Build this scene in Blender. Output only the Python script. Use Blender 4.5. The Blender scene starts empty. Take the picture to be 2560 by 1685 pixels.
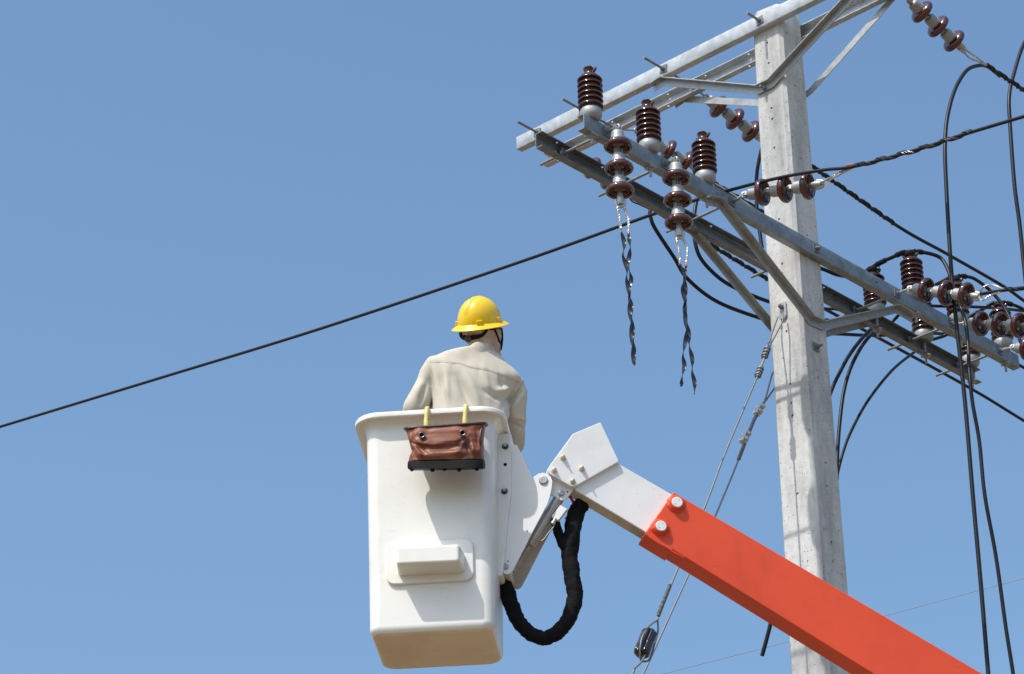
import bpy, bmesh, math, random
from mathutils import Vector, Matrix, Quaternion, noise
random.seed(7)
V = Vector
R = math.radians
scene = bpy.context.scene
col = scene.collection
# ------------------------------------------------------------------ camera
FPX, PITCH, ROLL = 7570.94, .4793, -.02232
CAM = V((0, 0, 1.6))
_f = V((0, math.cos(PITCH), math.sin(PITCH)))
_u = V((0, -math.sin(PITCH), math.cos(PITCH)))
_r = V((1, 0, 0))
CR = _r*math.cos(ROLL) + _u*math.sin(ROLL)
CU = -_r*math.sin(ROLL) + _u*math.cos(ROLL)
cd = bpy.data.cameras.new('camera')
cam = bpy.data.objects.new('camera', cd)
col.objects.link(cam)
M = Matrix.Identity(4)
for i in range(3):
    M[i][0], M[i][1], M[i][2], M[i][3] = CR[i], CU[i], -_f[i], CAM[i]
cam.matrix_world = M
cd.sensor_width = 36
cd.lens = FPX/2560*36
cd.clip_start = .1
cd.clip_end = 5000
scene.camera = cam
# ------------------------------------------------------------------ sky, sun, exposure
SUN_EL = R(55.5)
YAW = .74334                       # azimuth of the lower cross-arms; the sun shines along it
e1 = V((math.sin(YAW), math.cos(YAW), 0))
e2 = V((-e1.y, e1.x, 0))
sun_dir = (-e1*math.cos(SUN_EL) + V((0, 0, math.sin(SUN_EL)))).normalized()   # towards the sun
w = bpy.data.worlds.new('World')
scene.world = w
w.use_nodes = True
nt = w.node_tree
bg = nt.nodes['Background']
sk = nt.nodes.new('ShaderNodeTexSky')
sk.sky_type = 'NISHITA'
sk.sun_disc = False
sk.sun_elevation = SUN_EL
sk.sun_rotation = math.atan2(sun_dir.x, sun_dir.y)
sk.altitude = 0
sk.air_density = 1.3
sk.dust_density = 3.2
sk.ozone_density = 6
tint = nt.nodes.new('ShaderNodeVectorMath'); tint.operation = 'MULTIPLY'      # white balance of the sky
tint.inputs[1].default_value = (.985, 1.04, 1.015)
nt.links.new(sk.outputs[0], tint.inputs[0]); nt.links.new(tint.outputs[0], bg.inputs[0])
bg.inputs[1].default_value = .15
sd = bpy.data.lights.new('sun', 'SUN')
sd.energy = 3.2
sd.angle = R(.53)
sd.color = (1, .955, .89)
so = bpy.data.objects.new('sun', sd)
col.objects.link(so)
so.rotation_euler = sun_dir.to_track_quat('Z', 'Y').to_euler()
so.location = (-10, -10, 30)
scene.view_settings.view_transform = 'Standard'
scene.view_settings.look = 'None'
scene.view_settings.exposure = .25
scene.view_settings.gamma = 1
scene.view_settings.use_curve_mapping = False
# ------------------------------------------------------------------ picture point -> real point
def ray(u, v):
    return (CR*(u-1280) - CU*(v-842.5) + _f*FPX).normalized()
def on_plane(u, v, p, n):
    d = ray(u, v)
    return CAM + d*((p-CAM).dot(n)/d.dot(n))
def at_y(u, v, y):
    return on_plane(u, v, V((0, y, 0)), V((0, 1, 0)))
PC = V((1.7606, 16.50953, 0))      # pole foot
def LP(a, b, z): return PC + e1*a + e2*b + V((0, 0, z))
def pa(u, v, a): return on_plane(u, v, PC + e1*a, e1)
def pb(u, v, b): return on_plane(u, v, PC + e2*b, e2)
def loc(P):
    q = P-PC
    return q.dot(e1), q.dot(e2), q.z
# ------------------------------------------------------------------ materials
def mat(name, base, rough=.6, metal=0, var=.1, vs=8, bump=0, bs=60, coat=0, spec=.5, c2=None, fac2=(.45, .7), s2=3,
        streak=False, sub=0, sheen=0, stretch=None, grime=0, gcol=(.30, .24, .17)):
    m = bpy.data.materials.new(name)
    m.use_nodes = True
    t = m.node_tree
    N, L = t.nodes, t.links
    b = N['Principled BSDF']
    b.inputs['Roughness'].default_value = rough
    b.inputs['Metallic'].default_value = metal
    b.inputs['Coat Weight'].default_value = coat
    b.inputs['Coat Roughness'].default_value = .08
    b.inputs['Specular IOR Level'].default_value = spec
    b.inputs['Sheen Weight'].default_value = sheen
    tc = N.new('ShaderNodeTexCoord')
    mp = N.new('ShaderNodeMapping')
    L.new(tc.outputs['Object'], mp.inputs[0])
    if stretch: mp.inputs['Scale'].default_value = stretch
    n1 = N.new('ShaderNodeTexNoise')
    n1.inputs['Scale'].default_value = vs
    n1.inputs['Detail'].default_value = 6
    L.new(mp.outputs[0], n1.inputs['Vector'])
    mr = N.new('ShaderNodeMapRange')
    mr.inputs[1].default_value = .3; mr.inputs[2].default_value = .7
    mr.inputs[3].default_value = 1-var; mr.inputs[4].default_value = 1+var
    L.new(n1.outputs['Fac'], mr.inputs[0])
    mx = N.new('ShaderNodeVectorMath'); mx.operation = 'SCALE'
    if c2:
        n2 = N.new('ShaderNodeTexNoise')
        n2.inputs['Scale'].default_value = s2
        n2.inputs['Detail'].default_value = 8
        n2.inputs['Roughness'].default_value = .62
        L.new(mp.outputs[0], n2.inputs['Vector'])
        cr = N.new('ShaderNodeMapRange')
        cr.inputs[1].default_value, cr.inputs[2].default_value = fac2
        L.new(n2.outputs['Fac'], cr.inputs[0])
        mc = N.new('ShaderNodeMix'); mc.data_type = 'RGBA'
        mc.inputs[6].default_value = (*base, 1); mc.inputs[7].default_value = (*c2, 1)
        L.new(cr.outputs[0], mc.inputs[0])
        L.new(mc.outputs[2], mx.inputs[0])
    else:
        mx.inputs[0].default_value = base
    L.new(mr.outputs[0], mx.inputs['Scale'])
    if grime:
        def thr(scale, det, lo, hi, sc3=None):
            n_ = N.new('ShaderNodeTexNoise'); n_.inputs['Scale'].default_value = scale; n_.inputs['Detail'].default_value = det
            if sc3:
                m_ = N.new('ShaderNodeMapping'); m_.inputs['Scale'].default_value = sc3; L.new(tc.outputs['Object'], m_.inputs[0]); L.new(m_.outputs[0], n_.inputs['Vector'])
            else: L.new(tc.outputs['Object'], n_.inputs['Vector'])
            r_ = N.new('ShaderNodeMapRange'); r_.inputs[1].default_value = lo; r_.inputs[2].default_value = hi; L.new(n_.outputs['Fac'], r_.inputs[0]); return r_.outputs[0]
        a1 = thr(70, 2, .69, .74); a2 = thr(9, 5, .60, .74, (1, 1, .25)); a3 = thr(30, 2, .70, .73, (.35, .35, 4)); a4 = thr(3.2, 9, .55, .8)
        acc = None
        for x_, wt in ((a1, .5), (a2, .35), (a3, .32), (a4, .30)):
            m_ = N.new('ShaderNodeMath'); m_.operation = 'MULTIPLY'; m_.inputs[1].default_value = wt*grime; L.new(x_, m_.inputs[0])
            if acc is None: acc = m_
            else:
                a_ = N.new('ShaderNodeMath'); a_.operation = 'MAXIMUM'; L.new(acc.outputs[0], a_.inputs[0]); L.new(m_.outputs[0], a_.inputs[1]); acc = a_
        gm = N.new('ShaderNodeMix'); gm.data_type = 'RGBA'; L.new(acc.outputs[0], gm.inputs[0]); L.new(mx.outputs[0], gm.inputs[6]); gm.inputs[7].default_value = (*gcol, 1)
        L.new(gm.outputs[2], b.inputs['Base Color'])
    else: L.new(mx.outputs[0], b.inputs['Base Color'])
    rr = N.new('ShaderNodeMapRange')
    rr.inputs[3].default_value = max(.02, rough-.08); rr.inputs[4].default_value = min(1, rough+.08)
    L.new(n1.outputs['Fac'], rr.inputs[0])
    L.new(rr.outputs[0], b.inputs['Roughness'])
    if bump:
        n3 = N.new('ShaderNodeTexNoise')
        n3.inputs['Scale'].default_value = bs
        n3.inputs['Detail'].default_value = 5
        L.new(mp.outputs[0], n3.inputs['Vector'])
        bp = N.new('ShaderNodeBump')
        bp.inputs['Strength'].default_value = bump
        bp.inputs['Distance'].default_value = .004
        L.new(n3.outputs['Fac'], bp.inputs['Height'])
        L.new(bp.outputs[0], b.inputs['Normal'])
    return m
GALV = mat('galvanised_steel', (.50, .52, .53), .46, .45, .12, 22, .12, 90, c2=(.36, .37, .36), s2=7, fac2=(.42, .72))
GALV_DARK = mat('dull_galvanised_steel', (.20, .215, .225), .5, .5, .15, 30, .15, 120, c2=(.14, .135, .12), s2=9, fac2=(.5, .75))  # darker, bluish galvanised tone: farther lower arm, washers and nuts
BRACE = mat('weathered_brace_steel', (.38, .40, .405), .5, .45, .12, 25, .1, 90, c2=(.27, .255, .225), s2=6, fac2=(.5, .75))
CAP = mat('zinc_casting', (.37, .385, .39), .5, .35, .13, 40, .35, 130, c2=(.31, .315, .31), s2=20)
BOLT = mat('rod_steel', (.25, .25, .24), .5, .5, .15, 40, .2, 200)
PORC = mat('brown_glazed_porcelain', (.070, .0105, .0055), .12, 0, .12, 20, .03, 40, coat=.7, spec=.6)
PORC2 = mat('dark_brown_glazed_porcelain', (.050, .0095, .006), .13, 0, .15, 20, .03, 40, coat=.45, spec=.6)
GPORC = mat('black_brown_glazed_porcelain', (.012, .007, .008), .12, 0, .1, 20, .02, 40, coat=.6)
BLACK = mat('black_cable_sheath', (.0085, .0085, .0095), .45, 0, .12, 40, .1, 60, spec=.35)
BLACKG = mat('black_plastic_strip', (.013, .014, .018), .24, 0, .15, 60, .3, 150, spec=.6)
TAPE = mat('black_tie_wire', (.012, .011, .011), .4, 0, .1, 60, .1, 100)
STRAND = mat('silver_wire_strand', (.55, .55, .53), .38, .7, .15, 60, .2, 200)
GUY = mat('guy_strand_steel', (.17, .18, .19), .55, .3, .12, 60, .2, 200)
WHITE = mat('white_fibreglass', (.82, .805, .76), .38, 0, .02, 2.5, .05, 9, c2=(.76, .735, .66), s2=1.6, fac2=(.45, .75), coat=.1, grime=.55, gcol=(.42, .36, .27))
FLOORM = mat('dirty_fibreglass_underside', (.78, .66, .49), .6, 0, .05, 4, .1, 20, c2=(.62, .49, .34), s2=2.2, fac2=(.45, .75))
WPAINT = mat('white_paint', (.80, .79, .77), .42, 0, .03, 4, .05, 12, c2=(.70, .69, .65), s2=2.5, fac2=(.5, .8), coat=.05, grime=.6, gcol=(.35, .31, .26))
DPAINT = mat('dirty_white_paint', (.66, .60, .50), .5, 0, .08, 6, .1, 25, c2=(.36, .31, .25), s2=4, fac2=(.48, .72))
ORANGE = mat('orange_paint', (.76, .088, .034), .42, 0, .03, 3, .06, 10, c2=(.69, .076, .030), s2=2, coat=.05, spec=.25, grime=.5, gcol=(.30, .05, .03))
YEL = mat('yellow_hard_hat_plastic', (.93, .60, .012), .27, 0, .03, 9, .015, 20, coat=.3, grime=.35, gcol=(.45, .30, .05))
HOOK = mat('yellow_coated_hook', (.72, .62, .19), .42, 0, .05, 30, .05, 60)
CLOTH = mat('beige_work_cloth', (.57, .52, .43), .85, 0, .035, 9, .25, 260, spec=.2, sheen=.15)
HOODM = mat('beige_head_cloth', (.50, .37, .27), .85, 0, .05, 12, .25, 260, spec=.2, sheen=.15)
SEAM = mat('seam_thread_shadow', (.28, .25, .20), .9, 0, .05, 50, 0)
TROUS = mat('dark_trouser_cloth', (.10, .095, .085), .9, 0, .1, 10, .2, 200)
SKIN = mat('skin', (.45, .27, .18), .5, 0, .05, 20, .05, 80)
RUBBER = mat('black_rubber', (.007, .007, .007), .5, 0, .1, 30, .1, 60, spec=.15)
LEATH = mat('worn_brown_leather', (.25, .074, .028), .48, 0, .22, 9, .25, 45, c2=(.095, .025, .013), s2=6, fac2=(.42, .66), spec=.45)
LEATHD = mat('dark_brown_leather', (.055, .018, .013), .4, 0, .2, 20, .4, 90)
HOSE = mat('black_fabric_sleeve', (.008, .008, .009), .85, 0, .2, 30, .4, 120, spec=.15)
REDM = mat('red_paint_mark', (.42, .07, .07), .5, 0, .05, 20)
REDHOSE = mat('orange_red_hose', (.62, .06, .02), .35, 0, .05, 20)
TAG = mat('white_paper_tag', (.8, .8, .78), .6, 0, .03, 20)
DARK = mat('dark_bore', (.003, .003, .003), .9, 0, .05, 20, spec=.0)
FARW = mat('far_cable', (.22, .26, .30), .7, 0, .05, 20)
# concrete
CONC = bpy.data.materials.new('concrete'); CONC.use_nodes = True
def _conc():
    t = CONC.node_tree; N, L = t.nodes, t.links
    b = N['Principled BSDF']; b.inputs['Roughness'].default_value = .85
    b.inputs['Specular IOR Level'].default_value = .25
    tc = N.new('ShaderNodeTexCoord')
    def noi(s, d=6, vec=None, r=.6):
        n = N.new('ShaderNodeTexNoise'); n.inputs['Scale'].default_value = s; n.inputs['Detail'].default_value = d
        n.inputs['Roughness'].default_value = r
        L.new(vec or tc.outputs['Object'], n.inputs['Vector']); return n
    def mrg(src, a, b_, c, d):
        m = N.new('ShaderNodeMapRange'); L.new(src, m.inputs[0])
        for i, x in enumerate((a, b_, c, d)): m.inputs[i+1].default_value = x
        return m
    mp = N.new('ShaderNodeMapping'); mp.inputs['Scale'].default_value = (1, 1, .22)
    L.new(tc.outputs['Object'], mp.inputs[0])
    big = noi(5, 6, mp.outputs[0]); mid = noi(26, 6); fine = noi(240, 3)
    m1 = N.new('ShaderNodeMix'); m1.data_type = 'RGBA'
    m1.inputs[6].default_value = (.60, .592, .57, 1); m1.inputs[7].default_value = (.31, .31, .30, 1)
    L.new(mrg(big.outputs['Fac'], .42, .68, 0, 1).outputs[0], m1.inputs[0])
    m2 = N.new('ShaderNodeMix'); m2.data_type = 'RGBA'; m2.blend_type = 'MULTIPLY'; m2.inputs[0].default_value = 1
    L.new(m1.outputs[2], m2.inputs[6])
    g = mrg(mid.outputs['Fac'], .3, .7, .88, 1.08)
    L.new(g.outputs[0], m2.inputs[7])
    # pores: small dark pits, kept only where a second noise lets them
    vo = N.new('ShaderNodeTexVoronoi'); vo.inputs['Scale'].default_value = 34
    L.new(tc.outputs['Object'], vo.inputs['Vector'])
    vr = N.new('ShaderNodeSeparateColor'); L.new(vo.outputs['Color'], vr.inputs[0])
    thr = N.new('ShaderNodeMath'); thr.operation = 'MULTIPLY'; thr.inputs[1].default_value = .18
    pw = N.new('ShaderNodeMath'); pw.operation = 'POWER'; pw.inputs[1].default_value = 3.5
    L.new(vr.outputs[0], pw.inputs[0]); L.new(pw.outputs[0], thr.inputs[0])
    lt = N.new('ShaderNodeMath'); lt.operation = 'LESS_THAN'
    L.new(vo.outputs['Distance'], lt.inputs[0]); L.new(thr.outputs[0], lt.inputs[1])
    vo2 = N.new('ShaderNodeTexVoronoi'); vo2.inputs['Scale'].default_value = 85
    L.new(tc.outputs['Object'], vo2.inputs['Vector'])
    vr2 = N.new('ShaderNodeSeparateColor'); L.new(vo2.outputs['Color'], vr2.inputs[0])
    pw2 = N.new('ShaderNodeMath'); pw2.operation = 'POWER'; pw2.inputs[1].default_value = 6
    L.new(vr2.outputs[1], pw2.inputs[0])
    th2 = N.new('ShaderNodeMath'); th2.operation = 'MULTIPLY'; th2.inputs[1].default_value = .34
    L.new(pw2.outputs[0], th2.inputs[0])
    lt2 = N.new('ShaderNodeMath'); lt2.operation = 'LESS_THAN'
    L.new(vo2.outputs['Distance'], lt2.inputs[0]); L.new(th2.outputs[0], lt2.inputs[1])
    mxp = N.new('ShaderNodeMath'); mxp.operation = 'MAXIMUM'
    L.new(lt.outputs[0], mxp.inputs[0]); L.new(lt2.outputs[0], mxp.inputs[1])
    m3 = N.new('ShaderNodeMix'); m3.data_type = 'RGBA'
    L.new(mxp.outputs[0], m3.inputs[0]); L.new(m2.outputs[2], m3.inputs[6]); m3.inputs[7].default_value = (.10, .095, .085, 1)
    L.new(m3.outputs[2], b.inputs['Base Color'])
    su = N.new('ShaderNodeMath'); su.operation = 'SUBTRACT'
    L.new(fine.outputs['Fac'], su.inputs[0]); L.new(mxp.outputs[0], su.inputs[1])
    bp = N.new('ShaderNodeBump'); bp.inputs['Strength'].default_value = .5; bp.inputs['Distance'].default_value = .003
    L.new(su.outputs[0], bp.inputs['Height']); L.new(bp.outputs[0], b.inputs['Normal'])
_conc()
# ------------------------------------------------------------------ builders
def finish(bm, ang=38):
    bmesh.ops.recalc_face_normals(bm, faces=bm.faces)
    for f in bm.faces: f.smooth = True
    for e in bm.edges:
        if len(e.link_faces) == 2 and e.calc_face_angle(0) > R(ang): e.smooth = False
def obj(name, bm, m, parent=None, ang=38, keep=False):
    if not keep: finish(bm, ang)
    me = bpy.data.meshes.new(name); bm.to_mesh(me); bm.free()
    me.materials.append(m)
    o = bpy.data.objects.new(name, me); col.objects.link(o)
    if len(me.polygons) < 700 and ang < 170:      # keep flat faces flat beside their rounded edges
        wn = o.modifiers.new('weighted', 'WEIGHTED_NORMAL'); wn.keep_sharp = True; wn.weight = 90
    if parent:
        o.parent = parent
        root = parent
        mw = parent['_mw'] if False else wm(parent)
        o.matrix_parent_inverse = mw.inverted()
    return o
def wm(o):
    m = o.matrix_parent_inverse @ Matrix.LocRotScale(o.location, o.rotation_quaternion if o.rotation_mode == 'QUATERNION' else o.rotation_euler, o.scale) if o.parent else Matrix.LocRotScale(o.location, o.rotation_quaternion if o.rotation_mode == 'QUATERNION' else o.rotation_euler, o.scale)
    return wm(o.parent) @ m if o.parent else m
def tag(o, label, cat, group=None, kind=None):
    if label: o['label'] = label
    if cat: o['category'] = cat
    if group: o['group'] = group
    if kind: o['kind'] = kind
    return o
def thing(name, label, cat, at=(0, 0, 0), group=None, quat=None):
    o = bpy.data.objects.new(name, None); o.empty_display_size = .1
    col.objects.link(o); o.location = at
    if quat: o.rotation_mode = 'QUATERNION'; o.rotation_quaternion = quat
    return tag(o, label, cat, group)
def dup(root, at, quat=None, label=None, parent=None, only=None):
    r = root.copy(); col.objects.link(r)
    if parent is None:
        r.location = at
        if quat: r.rotation_mode = 'QUATERNION'; r.rotation_quaternion = quat
        if label: r['label'] = label
    else: r.parent = parent
    for ch in (only if only is not None else list(root.children)): dup(ch, None, None, None, r)
    return r
def prism(bm, pts, ext):
    ext = V(ext)
    a = [bm.verts.new(p) for p in pts]; b = [bm.verts.new(V(p)+ext) for p in pts]
    bm.faces.new(a); bm.faces.new(b[::-1])
    n = len(a)
    for i in range(n): bm.faces.new((a[i], b[i], b[(i+1) % n], a[(i+1) % n]))
def bevel(bm, w_, seg=2, ang=25):
    bmesh.ops.recalc_face_normals(bm, faces=bm.faces)
    ed = [e for e in bm.edges if len(e.link_faces) == 2 and e.calc_face_angle(0) > R(ang)]
    bmesh.ops.bevel(bm, geom=ed, offset=w_, segments=seg, profile=.5, affect='EDGES', clamp_overlap=True)
def box(bm, c, ax, ay, az):
    c, ax, ay, az = V(c), V(ax), V(ay), V(az)
    vs = [bm.verts.new(c+ax*x+ay*y+az*z) for z in (-1, 1) for x, y in ((-1, -1), (1, -1), (1, 1), (-1, 1))]
    for q in ((3, 2, 1, 0), (4, 5, 6, 7), (0, 1, 5, 4), (1, 2, 6, 5), (2, 3, 7, 6), (3, 0, 4, 7)): bm.faces.new([vs[i] for i in q])
def frame(t):
    t = V(t).normalized()
    a = V((0, 0, 1)) if abs(t.z) < .9 else V((1, 0, 0))
    x = a.cross(t).normalized()
    return x, t.cross(x)
def catmull(pts, k=8):
    P = [V(p) for p in pts]
    if len(P) < 3: return P
    P = [P[0]*2-P[1]] + P + [P[-1]*2-P[-2]]
    out = []
    for i in range(1, len(P)-2):
        p0, p1, p2, p3 = P[i-1:i+3]
        for j in range(k):
            t = j/k
            out.append(.5*((2*p1)+(p2-p0)*t+(2*p0-5*p1+4*p2-p3)*t*t+(-p0+3*p1-3*p2+p3)*t**3))
    out.append(P[-2]); return out
def tube(bm, pts, r, n=12, caps=True, sq=None, tw=0):
    P = [V(p) for p in pts]; m = len(P)
    rr = r if callable(r) else (lambda s, q=r: q)
    x, y = frame(P[1]-P[0]); rings = []
    L = 0
    for i in range(m):
        t = (P[min(i+1, m-1)]-P[max(i-1, 0)]).normalized()
        x = (x - t*x.dot(t)).normalized(); y = t.cross(x)
        if i: L += (P[i]-P[i-1]).length
        q = rr(i/(m-1)); th = tw*L
        ring = []
        for k in range(n):
            a = 2*math.pi*k/n
            cx, cy = math.cos(a)*q, math.sin(a)*q*(sq or 1)
            ring.append(bm.verts.new(P[i] + x*(cx*math.cos(th)-cy*math.sin(th)) + y*(cx*math.sin(th)+cy*math.cos(th))))
        rings.append(ring)
    for a, b in zip(rings, rings[1:]):
        for k in range(n): bm.faces.new((a[k], a[(k+1) % n], b[(k+1) % n], b[k]))
    if caps: bm.faces.new(rings[0][::-1]); bm.faces.new(rings[-1])
    return rings
def lathe(bm, prof, o=(0, 0, 0), ax=(0, 0, 1), n=32):
    o, ax = V(o), V(ax).normalized(); x, y = frame(ax)
    rings = []
    for r_, z in prof:
        if r_ < 1e-6: rings.append([bm.verts.new(o+ax*z)]); continue
        rings.append([bm.verts.new(o+ax*z+x*r_*math.cos(2*math.pi*k/n)+y*r_*math.sin(2*math.pi*k/n)) for k in range(n)])
    for a, b in zip(rings, rings[1:]):
        for k in range(n):
            k2 = (k+1) % n
            if len(a) == 1 and len(b) == 1: continue
            if len(a) == 1: bm.faces.new((a[0], b[k2], b[k]))
            elif len(b) == 1: bm.faces.new((a[k], a[k2], b[0]))
            else: bm.faces.new((a[k], a[k2], b[k2], b[k]))
    for q in (rings[0], rings[-1]):
        if len(q) > 2: bm.faces.new(q)
def cyl(bm, p, d, r, n=24, ch=.0):
    p, d = V(p), V(d); l = d.length
    lathe(bm, [(r, 0), (r, l-ch), (r-ch, l)] if ch else [(r, 0), (r, l)], p, d, n)
def hexnut(bm, p, d, r, rot=0):
    p, d = V(p), V(d); x, y = frame(d)
    prism(bm, [p+x*r*math.cos(R(60*k)+rot)+y*r*math.sin(R(60*k)+rot) for k in range(6)], d)
def helix(P, r, pitch, ph=0, k=14):
    """points winding round the polyline P"""
    S = [0]
    for a, b in zip(P, P[1:]): S.append(S[-1]+(b-a).length)
    n = max(4, int(S[-1]/pitch*k)); out = []; j = 0
    x, y = frame(P[1]-P[0])
    for i in range(n+1):
        s = S[-1]*i/n
        while j < len(P)-2 and S[j+1] < s: j += 1
        t = (P[j+1]-P[j]); L = t.length; t.normalize()
        c = P[j]+t*(s-S[j])
        x = (x-t*x.dot(t)).normalized(); y = t.cross(x)
        a = 2*math.pi*s/pitch+ph
        rr = r(i/n) if callable(r) else r
        out.append(c+x*rr*math.cos(a)+y*rr*math.sin(a))
    return out
def cut(o, bmc):
    """drill real holes; the cutter is deleted again"""
    bmesh.ops.recalc_face_normals(bmc, faces=bmc.faces)
    me = bpy.data.meshes.new('c'); bmc.to_mesh(me); bmc.free()
    c = bpy.data.objects.new('c', me); col.objects.link(c)
    o.modifiers.clear()
    md = o.modifiers.new('b', 'BOOLEAN'); md.operation = 'DIFFERENCE'; md.solver = 'EXACT'; md.object = c
    par, inv = o.parent, o.matrix_parent_inverse.copy()
    o.parent = None
    bpy.context.view_layer.update()
    ev = o.evaluated_get(bpy.context.evaluated_depsgraph_get())
    nm = bpy.data.meshes.new_from_object(ev)
    o.modifiers.clear(); nm.name = o.data.name
    if len(nm.polygons) > 3:
        b = bmesh.new(); b.from_mesh(nm); finish(b); b.to_mesh(nm); b.free()
        o.data = nm
    if par: o.parent = par; o.matrix_parent_inverse = inv
    bpy.data.objects.remove(c)
def remesh(bm, vox):
    me = bpy.data.meshes.new('t'); bm.to_mesh(me); bm.free()
    o = bpy.data.objects.new('t', me); col.objects.link(o)
    md = o.modifiers.new('r', 'REMESH'); md.mode = 'VOXEL'; md.voxel_size = vox
    bpy.context.view_layer.update()
    ev = o.evaluated_get(bpy.context.evaluated_depsgraph_get())
    nm = bpy.data.meshes.new_from_object(ev)
    bpy.data.objects.remove(o)
    b = bmesh.new(); b.from_mesh(nm); bpy.data.meshes.remove(nm)
    return b
def relax(bm, k, f=.5):
    for _ in range(k): bmesh.ops.smooth_vert(bm, verts=bm.verts, factor=f, use_axis_x=True, use_axis_y=True, use_axis_z=True)
Z = V((0, 0, 1))
def cable(name, pts, r, label, cat='cable', m=BLACK, k=10, group=None, n=12):
    bm = bmesh.new(); tube(bm, catmull(pts, k), r, n)
    o = obj(name, bm, m, None)
    return tag(o, label, cat, group)
# ------------------------------------------------------------------ ground
bm = bmesh.new()
n = 40
vs = [[bm.verts.new(((i/n-.5)*3000, (j/n-.5)*3000+300, 0)) for j in range(n+1)] for i in range(n+1)]
for i in range(n):
    for j in range(n): bm.faces.new((vs[i][j], vs[i+1][j], vs[i+1][j+1], vs[i][j+1]))
GR = mat('dry_earth_ground', (.19, .132, .080), .95, 0, .2, .6, .3, 8, c2=(.12, .105, .055), s2=.15)
tag(obj('ground', bm, GR), 'dry pale brown earth ground under the pole', 'ground', kind='structure')

# ================================================================== POLE
ZT = 12.3
def pw(z): return .14461 + .00508*(7-z)
zL, zU = 10.635, 12.323
dL = pw(zL)+.052
dU = pw(zU)+.052
PTOP = pa(1925, 5, -pw(12.5)).z
pole = thing('utility_pole', 'square tapered grey concrete utility pole carrying all the cross-arms', 'utility pole', PC)
bm = bmesh.new()
def ring(z, s=1, jit=0):
    wv = pw(z)*s; c = .022
    P = [(-wv+c, -wv), (wv-c, -wv), (wv, -wv+c), (wv, wv-c), (wv-c, wv), (-wv+c, wv), (-wv, wv-c), (-wv, -wv+c)]
    out = []
    for a, b in P:
        d = V((noise.noise(V((a*30, b*30, z*9))), noise.noise(V((b*30, a*30, z*7+5))), 0))*jit
        out.append(bm.verts.new(LP(a+d.x, b+d.y, z+noise.noise(V((a*25+9, b*25, z)))*jit*2)))
    return out
zs = [0+i*.35 for i in range(int((PTOP-.09)/.35)+1)] + [PTOP-.085]
rs = [ring(z) for z in zs] + [ring(PTOP-.045, .965, .006), ring(PTOP-.012, .86, .012), ring(PTOP, .66, .016)]
for a, b in zip(rs, rs[1:]):
    for k in range(8): bm.faces.new((a[k], a[(k+1) % 8], b[(k+1) % 8], b[k]))
bm.faces.new(rs[0][::-1]); bm.faces.new(rs[-1])
shaft = obj('shaft', bm, CONC, pole, 30)
bc = bmesh.new()
for u, v in ((1917.9, 106.6), (1921.8, 157.7), (1929, 270), (1930.6, 297), (1935.6, 369), (1947.3, 548), (1955.3, 659), (1966, 828), (1975.6, 960),
             (1978.7, 1007), (1980.7, 1038.7), (1993, 1234), (2023, 1618)):
    p = pa(u, v, -pw(10)); z = p.z; p = pa(u, v, -pw(z)); cyl(bc, p-e1*.02, e1*.07, .0085, 12)
for u, v in ((1988, 214), (2003, 396), (2018.6, 588.6), (2046, 944), (2067.5, 1215), (2079, 1355.7), (2083, 1404), (1967, 82), (2063.6, 1157)):
    p = pb(u, v, -pw(10)); z = p.z; p = pb(u, v, -pw(z)); cyl(bc, p+e2*.02, -e2*-.07*1, .0085, 12) if False else cyl(bc, p-e2*.02, e2*.07, .0085, 12)
cut(shaft, bc)
def plate_bolt(p, d, parent, name='bolt', plate=.032, stick=.05, rot=0, m=GALV_DARK, r=.0085):
    """square washer, nut and threaded end"""
    p, d = V(p), V(d).normalized(); x, y = frame(d)
    c, s = math.cos(rot), math.sin(rot); x, y = x*c+y*s, -x*s+y*c
    bm = bmesh.new(); box(bm, p+d*.003, x*plate, y*plate, d*.003); bevel(bm, .0015, 1)
    hexnut(bm, p+d*.006, d*.016, .0155, rot); cyl(bm, p+d*.02, d*stick, r, 12, .002)
    return obj(name, bm, m, parent)
p = pb(2040, 868, -pw(9.2)); plate_bolt(p, -e2, pole, 'washer_bolt', .027, .03)
# ================================================================== CROSS-ARMS
def channel(name, label, mk, s0, s1, holes_web, holes_fl, m=GALV):
    """C-section: x = depth from web outside towards pole, z up; mk(s, x, z) -> world"""
    t = thing(name, label, 'cross-arm', mk((s0+s1)/2, 0, 0), 'steel cross-arms on the concrete pole')
    T = .0062; D = .052; H = .1; r = .006
    prof = [(r, 0), (D, 0), (D, T), (T+.004, T), (T, T+.004), (T, H-T-.004), (T+.004, H-T), (D, H-T), (D, H), (r, H), (r*.3, H-r*.3), (0, H-r), (0, r), (r*.3, r*.3)]
    bm = bmesh.new()
    prism(bm, [mk(s0, x, z) for x, z in prof], mk(s1, 0, 0)-mk(s0, 0, 0))
    o = obj('channel', bm, m, t)
    bc = bmesh.new()
    for s in holes_web:
        a, b = mk(s, -.02, .05), mk(s, .02, .05); cyl(bc, a, b-a, .0095, 12)
    for s in holes_fl:
        a, b = mk(s, .03, -.02), mk(s, .03, .02); cyl(bc, a, b-a, .0095, 12)
        a, b = mk(s, .03, .08), mk(s, .03, .12); cyl(bc, a, b-a, .0095, 12)
    cut(o, bc)
    return t
mkLf = lambda s, x, z: LP(s, -dL+x, zL+z)
mkLr = lambda s, x, z: LP(s, dL-x, zL+z)
mkUf = lambda s, x, z: LP(-dU+x, s, zU+z)
mkUr = lambda s, x, z: LP(dU-x, s, zU+z)
def sLf(u, v): return loc(pb(u, v, -dL))[0]
def tUf(u, v): return loc(pa(u, v, -dU))[1]
hl = [-2.06, -1.75, -1.22, -.9, -.45, .0, .42, .95, 1.3, 1.72]
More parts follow.
